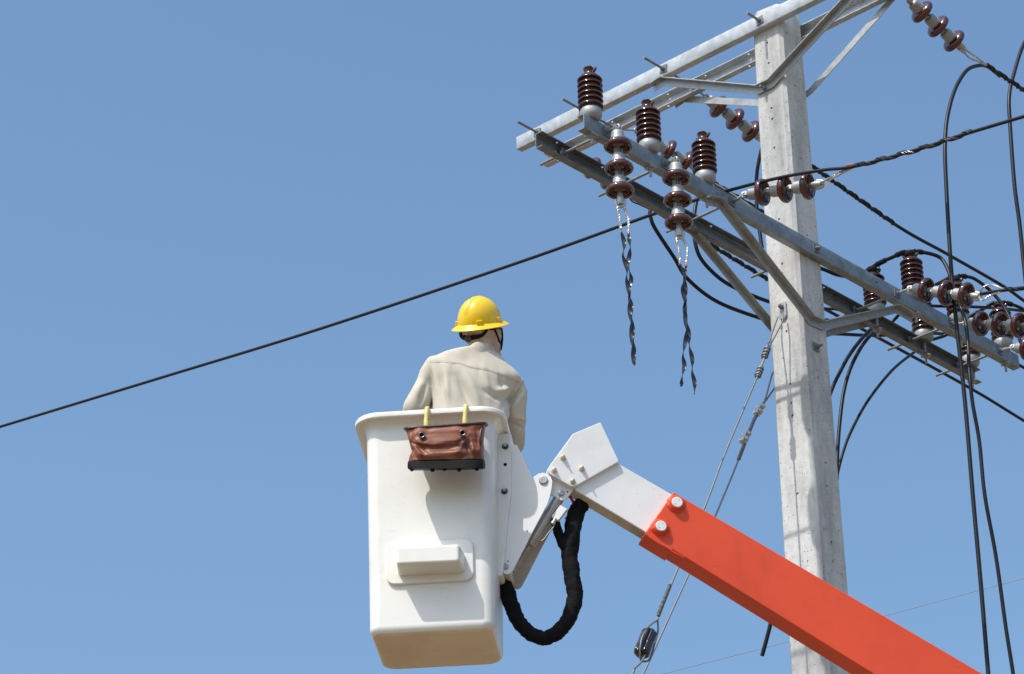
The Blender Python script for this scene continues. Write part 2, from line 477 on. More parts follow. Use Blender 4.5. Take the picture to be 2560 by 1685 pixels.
GALV_L = mat('darker_galvanised_steel', (.27, .295, .31), .48, .55, .14, 26, .15, 110, c2=(.19, .195, .19), s2=8, fac2=(.45, .72))  # nearer lower arm: darker and bluer than the upper arms' steel
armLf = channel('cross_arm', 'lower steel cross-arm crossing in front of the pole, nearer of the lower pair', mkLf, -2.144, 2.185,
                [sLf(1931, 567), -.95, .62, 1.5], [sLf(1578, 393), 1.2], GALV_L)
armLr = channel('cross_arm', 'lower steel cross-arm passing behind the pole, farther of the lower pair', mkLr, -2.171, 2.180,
                [-2.0, -1.35, -.15, 1.1, 1.55], [-2.02, -1.62, -.62, .5, 1.5], GALV_DARK)
armUf = channel('cross_arm', 'topmost pale steel cross-arm bolted across the lit face of the pole', mkUf, -2.1, 2.153,
                [], [2.05, 1.72, 1.1, .45])
armUr = channel('cross_arm', 'upper steel cross-arm behind the pole with its open side towards the camera', mkUr, -2.1, 2.169,
                [1.05, .72, -.6], [2.05, 1.55, 1.05, .72, .35])
# double-arming rods with square washers
def arm_rod(mkp, c0, c1, faces, parent, hidden=None):
    """rod from c0 to c1; faces = [(point, outward)]"""
    bm = bmesh.new(); a, b = mkp(c0), mkp(c1); cyl(bm, a, b-a, .0088, 12, .002)
    o = obj('tie_rod', bm, BOLT, parent)
    for c, d in faces:
        p = mkp(c); x, y = frame(d); q = random.uniform(-.2, .2)
        x, y = x*math.cos(q)+y*math.sin(q), -x*math.sin(q)+y*math.cos(q)
        bm = bmesh.new(); box(bm, p+d*.0035, x*.028, y*.028, d*.003); hexnut(bm, p+d*.0065, d*.015, .0155, q)
        obj('washer_nut', bm, GALV_DARK, o)
S_rod = {}
for k, (u, v) in {'S1': (1515.5, 330), 'S2': (1661, 411), 'S3': (1829, 502.5), 'S4': (2242, 736), 'S5': (2379, 811), 'S6': (2499, 879), 'P': (2040, 624)}.items():
    S_rod[k] = sLf(u, v)
print('rods', {k: round(x, 3) for k, x in S_rod.items()})
for k, s in S_rod.items():
    out = dL+.06 if k != 'P' else dL+.035
    arm_rod(lambda b, s=s: LP(s, b, zL+.05), -out, dL+.16,
            [(-dL, -e2), (dL-.0065-.02, -e2), (dL, e2)], armLf)
T_rod = {'D': tUf(1343.5, 329), 'C': 0, 'B': tUf(1659, 170), 'P': tUf(1899, 44)}
T_rod['C'] = tUf(1455, 258)
T_rod['A'] = loc(pa(2245, -22, dU))[1]
print('Urods', T_rod, 'PTOP', PTOP)
for k, t in T_rod.items():
    if k == 'A': ext = .1
    arm_rod(lambda a, t=t: LP(a, t, zU+.05), -dU-.20 if k != 'P' else -dU-.13, dU+.03,
            [(-dU, -e1), (dU-.0065-.02, -e1)], armUf)
# ================================================================== BRACES (bent angle irons)
def brace(name, label, pts, inward, m=BRACE, H=.048, F=.045, flange=1):
    """pts: upper-edge polyline in world; inward = unit vector from camera side towards pole; flange: -1 out (towards viewer), +1 behind"""
    t = thing(name, label, 'brace', pts[0], 'bent steel braces under the cross-arms')
    T = .006; P = [V(p) for p in pts]
    def offs(d):   # in-plane perpendicular offset
        out = []
        for i in range(len(P)):
            a = (P[i]-P[i-1]).normalized() if i else None
            b = (P[i+1]-P[i]).normalized() if i < len(P)-1 else None
            na = inward.cross(a).normalized() if a else None; nb = inward.cross(b).normalized() if b else None
            nn = na if nb is None else nb if na is None else (na+nb).normalized()
            sc = 1 if (na is None or nb is None) else 1/max(.4, nn.dot(na))
            if nn.z > 0 and False: nn = -nn
            out.append(P[i]+nn*d*sc)
        return out
    sgn = 1 if inward.cross((P[1]-P[0])).z < 0 else -1
    bm = bmesh.new()
    fl = inward*(F*flange)
    A, B, C = P, offs(sgn*T), offs(sgn*H)
    secs = []
    for i in range(len(P)):
        o0 = V((0, 0, 0))
        th = inward*(T*flange)
        # section: start at outer corner
        secs.append([A[i], A[i]+fl, B[i]+fl, B[i]+th, C[i]+th, C[i]])
    rings = [[bm.verts.new(p) for p in s] for s in secs]
    for a, b in zip(rings, rings[1:]):
        for k in range(6): bm.faces.new((a[k], a[(k+1) % 6], b[(k+1) % 6], b[k]))
    bm.faces.new(rings[0]); bm.faces.new(rings[-1][::-1])
    obj('angle_iron', bm, m, t, 30)
    return t
# upper front: fixed to the lit face
a0 = -dU+.02
ap = -pw(11.8)-.004
g = [pa(1636, 222, a0-.03), pa(1660, 197, a0-.03), pa(1897, 218, ap), pa(1928, 203, ap), pa(2118, 0, a0-.02), pa(2160, -44, a0-.02)]
g = [pa(1634, 214, ap-.03), pa(1660, 197, ap-.03), pa(1899, 218, ap-.002), pa(1929, 203, ap-.002), pa(2117, 0, ap-.03), pa(2170, -56, ap-.03)]
b1 = brace('arm_brace', 'bent angle-iron brace across the lit pole face under the topmost cross-arm', g, e1, BRACE, .05, .045, -1)
plate_bolt(pa(1912, 222, ap-.008), -e1, b1, 'bolt', .001, .03)
ar = dU+.004
g = [pa(1686, 257, ar), pa(1711, 239, ar), pa(1905, 249, ar), pa(1960, 268, ar), pa(2022, 222, ar), pa(2219, 0, ar), pa(2270, -56, ar)]
b2 = brace('arm_brace', 'pale bent flat-faced brace under the upper rear cross-arm, behind the pole', g, e1, GALV, .046, .04, 1)
bf = -pw(10.2)-.004
g = [pb(1763, 494, bf-.03), pb(1795, 500, bf-.03), pb(2024, 795, bf), pb(2050, 806, bf), pb(2236, 765, bf-.03), pb(2278, 790, bf-.03)]
b3 = brace('arm_brace', 'bent angle-iron brace with rusty inside under the nearer lower cross-arm', g, -e2*-1, BRACE, .05, .045, -1)
br = dL+.004
g = [pb(1700, 560, br), pb(1722, 566, br), pb(1928, 815, br), pb(1990, 850, br), pb(2067, 825, br), pb(2190, 795, br), pb(2235, 818, br)]
b4 = brace('arm_brace', 'thin bent brace under the farther lower cross-arm, running behind the pole', g, e2, BRACE, .044, .04, -1)
# ================================================================== POST INSULATORS
def make_post():
    t = thing('post_insulator', '', 'post insulator', (0, 0, 0), 'brown ribbed post insulators standing on the cross-arms')
    bm = bmesh.new()
    lathe(bm, [(0, 0), (.034, 0), (.048, .004), (.058, .014), (.0635, .028), (.0645, .045), (.063, .060), (.0585, .070), (.050, .077), (0, .080)], n=36)
    cyl(bm, (0, 0, -.112), (0, 0, .115), .009, 12, .002)
    box(bm, (0, 0, -.1035), (.03, 0, 0), (0, .026, 0), (0, 0, .003)); hexnut(bm, (0, 0, -.1065), (0, 0, -.013), .016)
    cyl(bm, (0, 0, -.1), (0, 0, -.062), .0085, 12, .002)
    obj('base_cap', bm, CAP, t)
    prof = [(0, .076), (.045, .076), (.047, .08)]
    z = .084; p = .0355
    for i in range(6):
        prof += [(.052, z+.001), (.064, z-.001), (.0715, z+.001), (.0745, z+.005), (.0735, z+.0105), (.068, z+.0165), (.058, z+.0215), (.050, z+.026), (.048, z+.031)]
        z += p
    zt = z-.006
    prof += [(.060, zt-.008), (.056, zt), (.050, zt+.008), (.042, zt+.014), (.031, zt+.018), (.027, zt+.026), (.028, zt+.036), (.034, zt+.048), (.037, zt+.056), (.035, zt+.061), (.026, zt+.064), (0, zt+.0645)]
    bm = bmesh.new(); lathe(bm, prof, n=40)
    # saddle: groove pressed into the head and two horns
    for v in bm.verts:
        if v.co.z > zt+.040:
            k = math.exp(-(v.co.y/.013)**2)
            v.co.z -= .014*k*(1 if abs(v.co.x) < .04 else .3)
    for s in (-1, 1):
        tube(bm, catmull([(s*.02, 0, zt+.034), (s*.034, 0, zt+.034), (s*.044, 0, zt+.040), (s*.047, 0, zt+.050)], 4), lambda q: .011-.005*q, 10, True, 1.5)
    obj('ribbed_body', bm, PORC2, t)
    return t, zt+.0645
post, PH = make_post()
def sTop(u, a): # find s on the post line of the nearer arm for picture column u near row a
    return loc(pb(u, a, -dL+.027))[0]
posts = [
 ('left half of the nearer lower arm, leftmost of its three', 1478, 300, 0),
 ('left half of the nearer lower arm, middle of its three', 1624, 380, 0),
 ('left half of the nearer lower arm, closest to the pole', 1764, 455, 0),
 ('topmost one right of the pole, on the nearer arm, cable tied on it', 2286, 748, 0),
 ('middle right one on the nearer arm, behind the long hanging cables', 2398, 808, 0),
 ('right end of the nearer lower arm, behind the third row of brown discs', 2509, 868, 0),
 ('farther lower arm, closest to the right side of the pole', 2190, 778, 1),
 ('farther lower arm, middle of its three, seen under the nearer arm', 2310, 845, 1),
 ('right end of the farther lower arm, partly hidden by the hanging cables', 2426, 908, 1)]
PST = []
for i, (lb, u, v, far) in enumerate(posts):
    b = (dL-.027) if far else (-dL+.027)
    s, _, z = loc(pb(u, v, b))
    P = LP(s, b, zL+.1005)
    q = Quaternion(Z, -YAW + (0 if i < 3 else .1*i))
    o = post if i == 0 else dup(post, P, q)
    o.rotation_mode = 'QUATERNION'; o.location = P; o.rotation_quaternion = q
    o['label'] = 'post insulator, ' + lb
    PST.append(P); 
print('posts', [round(loc(p)[0], 3) for p in PST])
# ================================================================== DISC STRINGS
US = .149
def make_string():
    t = thing('insulator_string', '', 'insulator string', (0, 0, 0), 'strings of three brown porcelain discs')
    for i in range(3):
        z = -US*i
        bm = bmesh.new()
        for s in (-1, 1):
            prism(bm, [(s*.0165-.004, y, zz+z) for y, zz in ((-.014, -.036), (-.014, -.006), (-.009, .006), (0, .010), (.009, .006), (.014, -.006), (.014, -.036))], (.008, 0, 0))
        cyl(bm, (-.026, 0, z-.006), (.052, 0, 0), .0075, 12); lathe(bm, [(0, 0), (.011, 0), (.011, .004), (.006, .007), (0, .008)], (.022, 0, z-.006), (1, 0, 0), 14)
        lathe(bm, [(0, z-.028), (.022, z-.028), (.033, z-.034), (.0375, z-.044), (.039, z-.07), (.043, z-.088), (.044, z-.096), (.040, z-.099), (0, z-.099)], n=28)
        obj('cap', bm, CAP, t)
        bm = bmesh.new()
        P = [(.036, -.094), (.044, -.0955), (.058, -.098), (.070, -.1035), (.079, -.112), (.0835, -.1225), (.0835, -.132), (.080, -.1395), (.074, -.1425), (.068, -.140), (.064, -.132), (.061, -.124),
             (.057, -.122), (.055, -.131), (.052, -.134), (.049, -.131), (.046, -.121), (.043, -.120), (.041, -.129), (.038, -.132), (.035, -.128), (.032, -.118), (.02, -.116)]
        lathe(bm, [(r, z+zz) for r, zz in P] , n=40)
        obj('disc', bm, PORC, t)
        bm = bmesh.new(); lathe(bm, [(0, z-.108), (.014, z-.108), (.014, z-.125), (.010, z-.132), (.010, z-.158), (0, z-.160)], n=16)
        box(bm, (0, 0, z-US-.004), (.006, 0, 0), (0, .012, 0), (0, 0, .014)); bevel(bm, .003, 1, 60)
        obj('ball_pin', bm, CAP, t)
    return t
string0 = make_string()
STRING_PARTS = list(string0.children)
used = [False]
def place_string(p0, d, label, spin=0):
    d = V(d).normalized()
    q = V((0, 0, -1)).rotation_difference(d) @ Quaternion(Z, spin)
    if not used[0]:
        o = string0; used[0] = True
        o.location = p0; o.rotation_mode = 'QUATERNION'; o.rotation_quaternion = q; o['label'] = label
    else: o = dup(string0, p0, q, label, None, STRING_PARTS)
    return o, p0+d*(3*US), d, q
def eye(p, q, parent):
    """eye bolt from p on the arm to the clevis q"""
    bm = bmesh.new(); p, q = V(p), V(q); d = (q-p).normalized()
    cyl(bm, p, d*((q-p).length-.012), .0085, 12)
    x, y = frame(d)
    tube(bm, [q+(d*math.cos(a)+y*math.sin(a))*.015 for a in [2*math.pi*i/16 for i in range(17)]], .006, 8, False)
    return obj('eye_bolt', bm, GALV, parent)
def thimble(p, d, parent):
    """bell-shaped thimble clevis at the live end"""
    bm = bmesh.new(); x, y = frame(d)
    pts = [p+d*-.012, p+d*.02, p+d*.045, p+d*.07]
    tube(bm, catmull(pts, 5), lambda s: .017+.012*math.sin(s*2.6), 14, True, .75)
    tube(bm, catmull([p+d*.035-y*.026, p+d*.072-y*.020, p+d*.082, p+d*.072+y*.020, p+d*.035+y*.026], 6), .009, 10)
    return obj('thimble', bm, GALV, parent)
def grip_leg(P, r=.0045, parent=None, name='wire_leg', m=STRAND):
    bm = bmesh.new()
    for k in range(3): tube(bm, helix(P, r*.75, .05, k*2.094), r*.72, 6)
    return obj(name, bm, m, parent)
PE = {}
# --- two hanging strings with loose grips
for key, v0, lab in (('S1', 314, 'leftmost of the two hanging straight down'), ('S2', 396, 'right one of the two hanging straight down')):
    s = S_rod[key]; bb = -dL-.085
    u0 = 1546 if key == 'S1' else 1693
    p0 = LP(s, bb, zL+.050)
    st, pe, d, q = place_string(p0, (0, 0, -1), 'string of three brown discs, ' + lab, .5)
    eye(LP(s, -dL+.0, zL+.05), p0, st)
    thimble(pe, V(d), st); PE[key] = pe
# preformed grips dangling from them
def ribbon(P, wid, pitch, ph, parent, m, name, thick=.0022):
    """thin strip twisting about its own line"""
    bm = bmesh.new(); S = 0; rings = []
    tan = (P[1]-P[0]).normalized(); x, y = frame(tan)
    for i, p in enumerate(P):
        if i: S += (P[i]-P[i-1]).length
        t = (P[min(i+1, len(P)-1)]-P[max(i-1, 0)]).normalized()
        x = (x-t*x.dot(t)).normalized(); y = t.cross(x)
        a = 2*math.pi*S/pitch+ph; wv = wid*(1 if 2 < i < len(P)-3 else .55)
        A, B = x*math.cos(a)+y*math.sin(a), -x*math.sin(a)+y*math.cos(a)
        rings.append([bm.verts.new(p+A*wv*cx+B*thick*cy) for cx, cy in ((-1, -.4), (-.5, -1), (.5, -1), (1, -.4), (1, .4), (.5, 1), (-.5, 1), (-1, .4))])
    for a, b in zip(rings, rings[1:]):
        for k in range(8): bm.faces.new((a[k], a[(k+1) % 8], b[(k+1) % 8], b[k]))
    bm.faces.new(rings[0]); bm.faces.new(rings[-1])
    return obj(name, bm, m, parent, 60)
def fine(pts, k=14): return catmull(pts, k)
def grip(key, silver, black, label):
    b = -dL-.085
    s = S_rod[key]
    f = lambda u, v, o=0: on_plane(u, v, LP(s, b+o, 0), V((0, 1, 0)).lerp(-e2, 0))
    t = thing('dead_end_grip', label, 'cable grip', f(*silver[0][0]), 'loose preformed cable grips')
    pe = PE[key]
    for i, L in enumerate(silver):
        o_ = CR*(.021 if i else -.021)
        grip_leg(fine([pe-Z*.050+o_, pe-Z*.085+o_*.9]+[f(u, v) for u, v in L], 8), .0062, t)
    for i, (L, ph) in enumerate(black):
        ribbon(fine([f(u, v, (.006 if i else -.006)) for u, v in L], 12), .0125, .30, ph, t, BLACKG, 'black_leg')
    u, v = silver[1][-1]
    bm = bmesh.new(); tube(bm, [f(u, v-5), f(u, v+2)], .0075, 10); obj('red_mark', bm, REDM, t)
    return t
grip('S1', [[(1549, 548), (1552, 572)], [(1571, 550), (1571, 585)]],
     [([(1552, 572), (1561, 612), (1558, 640), (1568, 672), (1567, 700), (1575, 742), (1574, 775), (1578, 810), (1579, 845), (1583, 890), (1587, 912)], 0),
      ([(1571, 588), (1576, 622), (1570, 660), (1578, 695), (1572, 730), (1578, 765), (1580, 800), (1583, 840), (1585, 870), (1583, 900), (1586, 914)], 1.6)],
     'loose preformed grip with silver loop and twisted black legs, hanging at the left')
grip('S2', [[(1697, 630), (1701, 662)], [(1718, 620), (1715, 665)]],
     [([(1701, 660), (1712, 690), (1706, 722), (1714, 755), (1713, 790), (1716, 830), (1712, 862), (1708, 890), (1711, 915), (1706, 940), (1703, 966)], .4),
      ([(1715, 668), (1712, 700), (1715, 740), (1712, 775), (1718, 805), (1722, 835), (1724, 865), (1731, 900), (1731, 930), (1737, 960), (1736, 985)], 2.0)],
     'loose preformed grip with two spread twisted black legs, hanging nearer the pole')
# --- strings pulling towards the viewer's right (nearer arm)
def reach(p0, c1, want, L=3*US):
    """point on the sight line through c1 that lies one string length from p0, on the side the wire pulls"""
    r_ = ray(*c1); m = p0-CAM; tm = m.dot(r_); q = L*L-(m-r_*tm).length_squared
    h = math.sqrt(max(0, q))
    return max((CAM+r_*(tm-h), CAM+r_*(tm+h)), key=lambda x: (x-p0).normalized().dot(want))
def tension_string(key, c0, c1, label, spin=0):
    s = S_rod[key]
    p0 = pa(*c0, s); p1 = reach(p0, c1, -e2)
    st, pe, d, q = place_string(p0, p1-p0, label, spin)
    eye(LP(s, -dL, zL+.05), p0, st)
    th = thimble(pe, d, st)
    print(key, 'len', (p1-p0).length, loc(p0), d)
    return st, pe, d, s
r3 = tension_string('S3', (1860, 487.5), (2028, 464), 'string of three brown discs pulled right in front of the pole', 1.2)
r4 = tension_string('S4', (2274, 722), (2424, 739), 'string of three brown discs pulled right, below the tied cable', 1.2)
r5 = tension_string('S5', (2413, 808), (2556, 814), 'string of three brown discs at the right edge, second row from the top', 1.2)
r6 = tension_string('S6', (2531, 869), (2672, 880), 'last string at the right end of the nearer arm, mostly outside the picture', 1.2)
# line wire that passes over both arms and dead-ends with S3's grip
aw = S_rod['S3']-.02
pL0 = pa(0, 1067, aw); pL1 = pa(1640, 533, aw); pL2 = pa(1815, 478, aw); pR0 = pa(2140, 415, aw); pR1 = pa(2560, 291, aw)
print('wire', loc(pL0), loc(pL1), loc(pL2), loc(pR0), loc(pR1))
ext = pL0 + (pL0-pa(400, 945, aw))*3 ; exr = pR1 + (pR1-pa(2400, 338, aw))*2
wp = [ext, pL0, pa(400, 945, aw), pa(800, 822, aw), pa(1300, 655, aw), pL1, pL2, pa(1950, 444, aw), pa(2058, 425, aw), pR0, pa(2300, 372, aw), pa(2400, 339, aw), pR1, exr]
t = thing('line_wire', 'long black overhead wire from the left edge over the arms to the right', 'power line', pL1)
bm = bmesh.new(); tube(bm, catmull(wp, 10), .0105, 14); obj('conductor', bm, BLACK, t)
bm = bmesh.new()
P = catmull([pR0, pa(2300, 372, aw), pa(2430, 329, aw)], 10)
for k in range(3): tube(bm, helix(P, .0115, .15, k*.8), .0062, 7, True)
obj('spiral_wrap', bm, BLACKG, t)
bm = bmesh.new(); tube(bm, [pa(2116, 414, aw), pa(2136, 411, aw)], .0075, 8); obj('red_mark', bm, REDM, t)
st, pe, d, s = r3
grip_leg(catmull([pe+d*.072, pa(2085, 443, s), pa(2110, 430, s), pa(2142, 413, aw)], 6), .0055, t, 'grip_loop')
grip_leg(catmull([pe+d*.066+Z*.012, pa(2080, 441, s), pa(2110, 426, s), pa(2142, 411, aw)], 6), .0045, t, 'grip_loop')
bm = bmesh.new(); q_ = pa(2066, 459, s); box(bm, q_, (CR*.010), (CU*.015), _f*.0012); obj('paper_tag', bm, TAG, t)
# S4 wire
st, pe, d, s = r4
e4 = [pa(2452, 735, s), pa(2500, 727, s), pa(2560, 719, s), pa(2640, 708, s)]
t = thing('line_wire', 'spiral-wrapped black wire leaving the right edge from the tied cable level', 'power line', e4[0])
bm = bmesh.new(); tube(bm, catmull(e4, 8), .011, 12); obj('conductor', bm, BLACK, t)
bm = bmesh.new()
P = catmull(e4, 8)[9:]
for k in range(2): tube(bm, helix(P, .0115, .17, k*1.2), .006, 7, True)
obj('spiral_wrap', bm, BLACKG, t)
for q in ((720, 712), (750, 737)):
    grip_leg(catmull([pe+d*.07, pa(2456, q[0], s), pa(2478, q[1], s), pa(2515, 725, s)], 6), .005, t, 'grip_loop')
# --- strings pulling away to the right (upper rear arm)
def away_string(key, c0, c1, label, spin=0, wire=None, wl=''):
    tt = T_rod[key]
    p0 = pb(*c0, tt); p1 = reach(p0, c1, e1)
    st, pe, d, q = place_string(p0, p1-p0, label, spin)
    eye(LP(dU, tt, zU+.05), p0, st)
    thimble(pe, d, st)
    print(key, 'len', (p1-p0).length, loc(p0), d)
    if wire:
        W = [pb(u, v, tt) for u, v in wire]
        w0 = W[0]
        t = thing('line_wire', wl, 'power line', w0)
        far = W[-1]+(W[-1]-W[-2])*1.5
        bm = bmesh.new(); tube(bm, catmull(W+[far], 10), .0125, 12); obj('conductor', bm, BLACK, t)
        bm = bmesh.new(); PP = catmull(W[:2], 12) if len(W) > 2 else W
        PP = [W[0].lerp(W[1], i/12) for i in range(13)]
        tube(bm, helix(PP, .0135, .14), .0065, 7, True); tube(bm, helix(PP, .0135, .14, 2), .0055, 7, True)
        obj('spiral_wrap', bm, TAPE, t)
        x, y = frame(d)
        for sg in (-1, 1):
            grip_leg(catmull([pe+d*.07+y*.014*sg, pe+d*.13+y*.022*sg, W[0]*.6+(pe+d*.1)*.4+y*.012*sg, W[0]], 6), .005, t, 'grip_loop')
    return st
away_string('D', (1446, 397), (1569, 478), 'string of three brown discs mostly hidden behind the left ends of the lower arms', .4,
            [(1650, 535), (1918, 698), (2061, 772), (2407, 960), (2560, 1052)], 'lowest black wire slanting down to the right behind the pole')
away_string('C', (1590, 326), (1722, 409), 'string of three brown discs behind the middle left post insulator', .9,
            [(1776, 452), (1908, 532), (2052, 624), (2300, 770), (2547, 912)], 'black wire slanting down close behind the nearer lower arm')
away_string('B', (1762, 241), (1884, 333), 'string of three brown discs just left of the pole under the brace', .9,
            [(2000, 395), (2236, 560), (2366, 634), (2504, 713), (2560, 752)], 'black wire slanting down right of the pole above the tied cable')
away_string('A', (2271, -1), (2391, 108), 'string of three brown discs at the top right edge against the sky', .9,
            [(2466, 163), (2560, 226), (2700, 320)], 'thick black wire leaving the right edge at the top')
# ================================================================== JUMPER CABLES
def pix(pts, m):
    """cable through picture points on a real upright plane m = ('a'|'b', value), optional per-point shift"""
    return [ (pa if m[0] == 'a' else pb)(p[0], p[1], m[1]+(p[2] if len(p) > 2 else 0)) for p in pts]
tA = T_rod['A']
cable('drop_cable', pix([(2500, 190), (2470, 167), (2445, 164), (2415, 178), (2387, 225), (2369, 290), (2363, 350), (2364, 430), (2376, 645), (2390, 800), (2412, 1000), (2432, 1237), (2452, 1460), (2472, 1700), (2490, 1900)], ('b', -dL-.35)),
      .0135, 'thick black cable looping over at the top right and dropping to the bottom edge')
cable('drop_cable', pix([(2600, 50), (2560, 109), (2536, 180), (2523, 240), (2525, 310), (2536, 459), (2549, 560), (2560, 665), (2575, 800)], ('b', -dL-.5)),
      .0135, 'black cable at the far right edge beside the top-right loop')
def ptop(i): return PST[i]+Z*(PH+.004)
A_ = ptop(6); B_ = ptop(3)
PATH1 = [pb(1940, 632, dL+.2), pb(2052, 671, dL+.14), pb(2098, 688, dL+.1), A_+e2*.10-Z*.03, A_, A_.lerp(B_, .5)+Z*.01, B_, pb(2343, 640, -dL-.02), pb(2368, 670, -dL-.08), pb(2382, 715, -dL-.14),
                   pb(2403, 770, -dL-.2), pb(2417, 825, -dL-.25), pb(2424, 933, -dL-.3), pb(2431, 1005, -dL-.3), pb(2448, 1102, -dL-.3), pb(2462, 1238, -dL-.3), pb(2490, 1392, -dL-.3),
                   pb(2515, 1571, -dL-.3), pb(2535, 1700, -dL-.3), pb(2560, 1900, -dL-.3)]
cable('tied_cable', PATH1,
      .0125, 'black cable tied over two post insulators then dropping beside the long loop cable')
A2 = ptop(7); B2 = ptop(4)
PATH2 = [pb(2170, 842, dL+.35), pb(2235, 800, dL+.28), A2+e2*.09-Z*.01, A2, A2.lerp(B2, .5)+Z*.01, B2, pb(2425, 693, -dL-.0), pb(2453, 708, -dL-.02), pb(2483, 734, -dL-.05), pb(2509, 766, -dL-.1), pb(2529, 805, -dL-.15), pb(2547, 843, -dL-.2), pb(2580, 930, -dL-.25)]
cable('tied_cable', PATH2,
      .0115, 'black cable tied over the middle post insulator and curling down to the right')
A3 = ptop(8); B3 = ptop(5)
PATH3 = [pb(2270, 862, dL+.34), pb(2330, 849, dL+.28), pb(2368, 836, dL+.22), A3+e2*.09-Z*.02, A3, A3.lerp(B3, .5)+Z*.01, B3, pb(2548, 768, -dL-.03), pb(2575, 790, -dL-.08), pb(2610, 850, -dL-.15)]
cable('tied_cable', PATH3,
      .0115, 'black cable tied over the last post insulator at the right edge')
def ties(i, spots, path, grp='black tie wires on the post insulators'):
    """tie-wire coils round the cable and the insulator neck"""
    o = thing('tie_wire', spots, 'tie wire', ptop(i), grp)
    c = ptop(i); P = catmull(path, 30)
    k0 = min(range(len(P)), key=lambda k: (P[k]-c).length)
    for sg in (-1, 1):
        q = []; k = k0; L = 0
        while 0 < k < len(P)-1 and L < .105:
            L += (P[k+sg]-P[k]).length; k += sg
            if L > .032: q.append(P[k])
        bm = bmesh.new(); tube(bm, helix(q, .0150, .0105, 0, 12), .0034, 6); obj('coil', bm, TAPE, o)
        bm = bmesh.new(); zc = c-Z*.033; a_ = (q[0]-c).normalized()
        tube(bm, catmull([zc+a_*.030+CR*.014, c+a_*.036-Z*.018+CR*.016, q[0]-Z*.006+CR*.014], 5), .0034, 6); obj('neck_lead', bm, TAPE, o)
    bm = bmesh.new(); zc = c-Z*.035
    tube(bm, [zc+V((math.cos(a), math.sin(a), 0))*.034+Z*(.014*a/18) for a in [i2*.3 for i2 in range(63)]], .0035, 6); obj('neck_wrap', bm, TAPE, o)
ties(6, 'black tie wire on the farther-arm post insulator closest to the pole', PATH1)
ties(3, 'black tie wire on top of the post insulator standing highest right of the pole', PATH1)
ties(4, 'black tie wire on the middle right post insulator of the nearer arm', PATH2)
ties(5, 'black tie wire on the last right post insulator of the nearer arm', PATH3)
ties(7, 'black tie wire on the middle right post insulator of the farther arm', PATH2)
ties(8, 'black tie wire on the last right post insulator of the farther arm', PATH3)
cable('jumper_cable', pix([(1640, 505), (1626, 522), (1627, 545), (1640, 575), (1686, 645), (1719, 697), (1789, 752), (1884, 790), (1935, 802), (1990, 806), (2070, 800)], ('b', dL+.45)),
      .0125, 'longest black jumper cable sagging left of the pole from the farther arm')
cable('jumper_cable', pix([(1748, 470), (1745, 489), (1738, 520), (1735, 565), (1739, 612), (1756, 652), (1802, 698), (1856, 728), (1925, 755), (2000, 775)], ('b', dL+.3)),
      .0125, 'shorter black jumper cable sagging left of the pole under the arms')
cable('jumper_cable', pix([(1912, 350), (1902, 380), (1893, 427), (1891, 470), (1893, 530), (1905, 620)], ('a', pw(11)+.25)),
      .0125, 'short black jumper cable curving down along the left side of the pole')
cable('jumper_cable', pix([(2180, 820), (2150, 852), (2122, 890), (2100, 930), (2082, 968), (2060, 1030)], ('b', dL+.2)),
      .0125, 'black jumper cable arching closest to the right side of the pole')
cable('jumper_cable', pix([(2190, 822), (2157, 862), (2133, 905), (2118, 945), (2107, 993), (2099, 1060), (2094, 1130), (2092, 1200)], ('b', dL+.23)),
      .0125, 'black jumper cable arching right of the pole, middle one of three')
cable('jumper_cable', pix([(2300, 868), (2286, 880), (2230, 926), (2169, 1003), (2128, 1078), (2108, 1130), (2094, 1185), (2086, 1240)], ('b', dL+.26)),
      .010, 'black jumper cable making the widest arch right of the pole')
cable('jumper_cable', pix([(2060, 834), (2100, 835), (2159, 838), (2215, 838), (2280, 832), (2368, 836), (2420, 850)], ('b', dL+.30)),
      .0115, 'nearly level black jumper cable right of the pole under the lower brace')
cable('jumper_cable', pix([(2030, 768), (2065, 772), (2095, 774), (2130, 790), (2200, 810)], ('b', dL+.34)),
      .010, 'short black jumper cable just right of the pole behind the farther arm')
cable('jumper_cable', pix([(2290, 762), (2330, 765), (2430, 767), (2500, 771), (2562, 778), (2640, 790)], ('b', -dL+.1)),
      .0105, 'nearly level black cable running to the right edge below the first disc row')
cable('jumper_cable', pix([(1790, 462), (1830, 486), (1880, 520), (1915, 546), (1980, 590)], ('a', -.15)),
      .014, 'thick black cable end lying just above the nearer lower arm left of the pole')
cable('earth_wire', pix([(1570, 488), (1580, 503), (1600, 512), (1622, 522), (1645, 528)], ('b', dL+.2)), .0045, 'thin dark wire curling under the farther arm left of the long jumper', 'wire')
cable('cable_end', pix([(1938, 1500), (1927, 1556), (1916, 1600), (1905, 1640)], ('a', -.12)), .0125, 'short cut-off black cable end poking out below the orange boom', 'cable')
# far, thin wire
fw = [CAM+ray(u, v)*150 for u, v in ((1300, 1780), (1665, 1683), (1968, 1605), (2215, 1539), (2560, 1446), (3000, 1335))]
cable('far_wire', fw, .015, 'thin faint wire far behind, low in the picture right of the boom', 'power line', FARW, 4)
